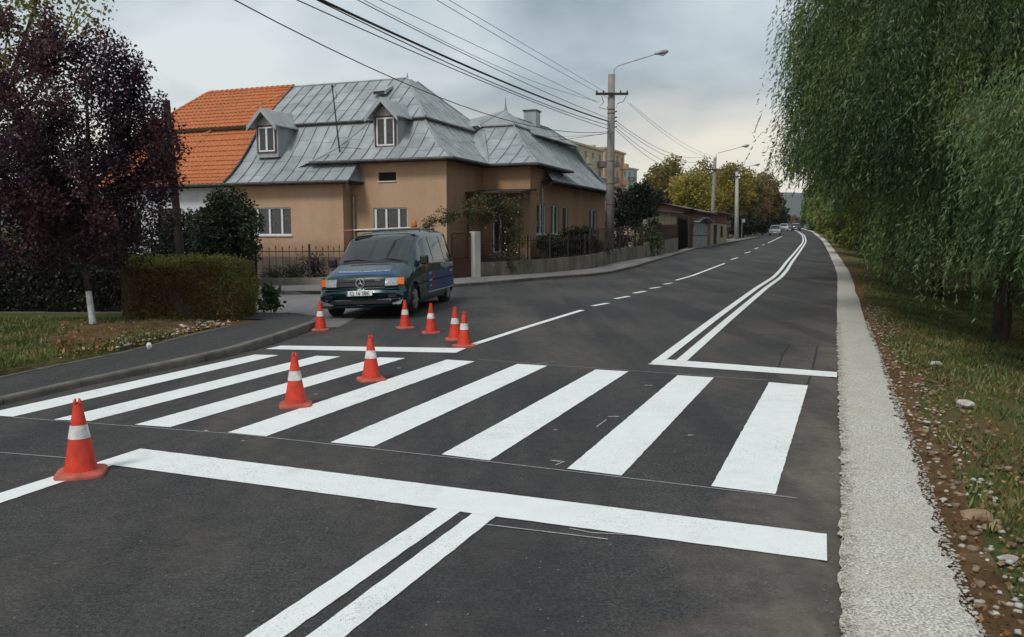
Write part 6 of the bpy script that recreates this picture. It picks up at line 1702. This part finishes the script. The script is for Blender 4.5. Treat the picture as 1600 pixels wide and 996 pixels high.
for i, (x, y, rx, h, m_, lab) in enumerate([(-14.5, 16.6, 1.5, 1.75, 'dark', 'dark hedge-like bush at the far left edge'), (-12.4, 17.3, 1.3, 1.6, 'dark', 'dark bush second from the left edge'), (-10.4, 17.6, 1.3, 1.55, 'dark', 'dark bush behind the whitewashed trunk'), (-8.4, 17.8, 1.1, 1.45, 'dark', 'dark bush between the trunk and the clipped hedge'),
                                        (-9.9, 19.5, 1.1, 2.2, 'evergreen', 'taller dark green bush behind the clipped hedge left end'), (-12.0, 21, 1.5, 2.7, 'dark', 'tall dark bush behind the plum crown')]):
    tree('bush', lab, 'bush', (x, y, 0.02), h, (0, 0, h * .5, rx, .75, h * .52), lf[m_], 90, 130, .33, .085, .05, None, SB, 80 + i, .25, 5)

# ============================================================ the willows on the right
def willow(label, base, Rr, H, ng, ns, nlf, ll, lw, leafk, seed, zlow=.8, over=3.0, trunk=.24, lean=(0, 0), arc=None, group='weeping willows along the right verge', zhi=None, roadclip=True):
    t = thing('willow_tree', label, 'willow', base, 0, group); B = Vector(base); g = np.random.default_rng(seed); r = random.Random(seed)
    fork = Vector((lean[0], lean[1], H * .28))
    MB().tube([(0, 0, -.3), (0, 0, 0), (lean[0] * .4, lean[1] * .4, H * .14), fork, fork + Vector((lean[0] * .3, 0, H * .3)), fork + Vector((0, 0, H * .6))], [trunk * 1.5, trunk * 1.15, trunk, trunk * .9, trunk * .5, .03], 10).build('trunk', mt['bark'], t, True)
    lm = MB()
    for i in range(10):
        a = 2 * math.pi * i / 10 + r.uniform(-.3, .3); rr = Rr * r.uniform(.5, .8); st = fork + Vector((0, 0, r.uniform(-.1, .3) * H * .5)); en = Vector((rr * math.cos(a), rr * math.sin(a), H * r.uniform(.6, .88)))
        lm.tube([st, st.lerp(en, .5) + Vector((0, 0, H * .07)), en, en + Vector((math.cos(a) * .5, math.sin(a) * .5, -.5))], [trunk * .45, trunk * .28, trunk * .12, .01], 7)
    lm.build('limbs', mt['bark'], t, True)
    nb_ = max(8, ng // 8); bth = g.uniform(0, 2 * np.pi, nb_); brh = g.uniform(.1, 1, nb_) ** .5; bi = g.integers(0, nb_, ng)
    th = bth[bi] + g.normal(size=ng) * .14; rho = Rr * np.clip(brh[bi] + g.normal(size=ng) * .09, .05, .97) * (1 + .10 * np.sin(th * 5 + seed) + .06 * np.sin(th * 9))
    dome = H * (1 - .26 * (rho / Rr) ** 2.6) + g.normal(size=ng) * .25
    lay = g.random(ng) ** .8; top = dome - lay * (dome - zlow - .9) * .93
    gx, gy = rho * np.cos(th), rho * np.sin(th)
    k = np.repeat(np.arange(ng), ns); n = len(k); ss_ = .10 + .012 * H; sx, sy = gx[k] + g.normal(size=n) * ss_, gy[k] + g.normal(size=n) * ss_; sz = top[k] + g.normal(size=n) * .13
    outd = np.stack([np.cos(th[k]), np.sin(th[k])], 1) * .8 + g.normal(size=(n, 2)) * .6
    Ls = g.uniform(.5, 1.55, n) * (H / 11) * (.7 + .6 * g.random(ng)[k]); zb = np.full(n, zlow) + g.normal(size=n) * .25
    if roadclip:
        wx, wy = B.x + sx, B.y + sy; off = wx - np.interp(wy, [q[0] for q in XR], [q[1] for q in XR]); zb = np.where(off < 1.2, over + g.normal(size=n) * .3, zb + np.clip(2.2 - off, 0, 1) * .8)
    if zhi is not None: sz = np.minimum(sz, zhi + g.normal(size=n) * .2)
    Ls = np.clip(Ls, 0, np.maximum(sz - zb, .0)); keep = Ls > .35
    sx, sy, sz, Ls, outd = sx[keep], sy[keep], sz[keep], Ls[keep], outd[keep]; n = len(sx)
    bend = g.uniform(.15, .55, n); swx, swy = g.normal(size=n) * .10, g.normal(size=n) * .10
    m = nlf; j = np.repeat(np.arange(n), m); tt_ = (np.tile(np.arange(m), n) + g.random(n * m)) / m
    X = sx[j] + outd[j, 0] * bend[j] * (1 - np.exp(-3 * tt_)) + swx[j] * tt_; Y = sy[j] + outd[j, 1] * bend[j] * (1 - np.exp(-3 * tt_)) + swy[j] * tt_
    Z = sz[j] + .12 * np.sin(np.minimum(tt_ * 6, 3.14)) - Ls[j] * tt_ ** 1.15
    Pp = np.stack([X, Y, Z], 1); D = np.stack([outd[j, 0] * .35, outd[j, 1] * .35, -np.ones(n * m) * .9], 1) + g.normal(size=(n * m, 3)) * .42
    sc_l = g.uniform(.65, 1.3, n * m)
    quads_np('crown', leaf_quads(Pp, D, ll * sc_l, lw * sc_l), lf[leafk], t)
    if arc is None:
        sm = MB()
        for q in g.integers(0, n, 120): sm.tube([(sx[q], sy[q], sz[q]), (sx[q] + outd[q, 0] * bend[q] * .8, sy[q] + outd[q, 1] * bend[q] * .8, sz[q] - Ls[q] * .5), (sx[q] + outd[q, 0] * bend[q] + swx[q], sy[q] + outd[q, 1] * bend[q] + swy[q], sz[q] - Ls[q])], [.010, .007, .003], 4)
        tag(sm.build('withes', mt['stem'], t), kind='stuff')
    return t
def wbase(x, y): return (x, y, gterr(x, y))
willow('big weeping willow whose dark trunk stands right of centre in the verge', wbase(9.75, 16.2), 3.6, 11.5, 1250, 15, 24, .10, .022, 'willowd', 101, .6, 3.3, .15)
willow('second weeping willow with a leaning dark trunk, overhanging the road edge', wbase(14.3, 27.5), 4.5, 15.0, 1450, 15, 22, .14, .036, 'willow', 102, .7, 4.4, .22, (-.9, 0))
willow('third weeping willow, behind the leaning one', wbase(19.6, 39.5), 4.8, 12.0, 620, 12, 18, .21, .055, 'willow', 103, .8, 3.4, .20)
willow('near weeping willow whose bright fronds hang in at the right edge', wbase(8.9, 10.6), 2.55, 6.8, 330, 13, 26, .085, .016, 'willown', 104, 1.05, 2.6, .2, roadclip=False, zhi=4.0)
willow('yellowing willow beyond the dark ones, where the gravel strip narrows', wbase(25.4, 56), 3.6, 12, 330, 10, 24, .34, .08, 'willowy', 105, .5, 3.0, .25)
willow('yellow green willow fifth along the verge', wbase(30.7, 71), 3.8, 12, 320, 10, 22, .4, .1, 'willowy', 106, .4, 3.0, .25)
willow('pale green willow sixth along the verge', wbase(37.0, 88), 4.2, 12, 300, 10, 20, .48, .12, 'willowy', 107, .4, 3.0, .25)
willow('small far willow seventh along the verge', wbase(45.2, 110), 4.6, 12, 260, 10, 18, .6, .16, 'willowy', 108, .3, 3.0, .25)
willow('far willow eighth along the verge, close to the bend', wbase(56.8, 142), 5.4, 12.5, 240, 10, 18, .75, .2, 'willowy', 109, .3, 3.0, .25)
willow('farthest willow by the vanishing road', wbase(74.0, 190), 6.2, 13, 200, 10, 16, .95, .26, 'willow', 110, .3, 3.0, .25)
WB_ = 'dark trees behind the willows'
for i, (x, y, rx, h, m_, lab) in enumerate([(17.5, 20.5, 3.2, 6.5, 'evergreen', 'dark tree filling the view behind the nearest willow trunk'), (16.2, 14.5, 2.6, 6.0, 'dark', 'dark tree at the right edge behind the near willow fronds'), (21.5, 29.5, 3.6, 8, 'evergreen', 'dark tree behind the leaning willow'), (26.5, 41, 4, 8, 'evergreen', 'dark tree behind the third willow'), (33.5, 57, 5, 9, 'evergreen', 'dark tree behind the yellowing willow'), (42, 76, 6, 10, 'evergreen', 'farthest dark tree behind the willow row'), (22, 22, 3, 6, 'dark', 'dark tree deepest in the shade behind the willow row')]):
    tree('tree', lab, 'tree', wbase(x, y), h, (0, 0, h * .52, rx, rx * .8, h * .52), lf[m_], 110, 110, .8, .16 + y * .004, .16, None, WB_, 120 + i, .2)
for i, (x, y, lab) in enumerate([(15.2, 21.5, 'dark slim trunk with low shoots between the two nearest willows'), (12.4, 13.0, 'dark leafy shrub at the right edge below the near willow')]):
    tree('young_tree', lab, 'tree', wbase(x, y), 3.5, (0, 0, 2.3, 1.2, 1.2, 1.7), lf['evergreen'], 40, 80, .4, .12, .09, None, None, 140 + i, .2)

# ============================================================ air
hb = MB().box(-4200, 4200, -60, 3900, -3, 330).build('haze', None, None); hb['kind'] = 'stuff'; hb['label'] = 'thin autumn haze over the whole valley'; hb['category'] = 'haze'
hm = bpy.data.materials.new('haze_air'); hm.use_nodes = True; hn = hm.node_tree.nodes; hn.clear(); ho = hn.new('ShaderNodeOutputMaterial'); hv = hn.new('ShaderNodeVolumePrincipled')
hv.inputs['Color'].default_value = (.72, .82, .92, 1); hv.inputs['Density'].default_value = .00011; hv.inputs['Anisotropy'].default_value = .1; hm.node_tree.links.new(hv.outputs[0], ho.inputs['Volume']); hb.data.materials.append(hm)
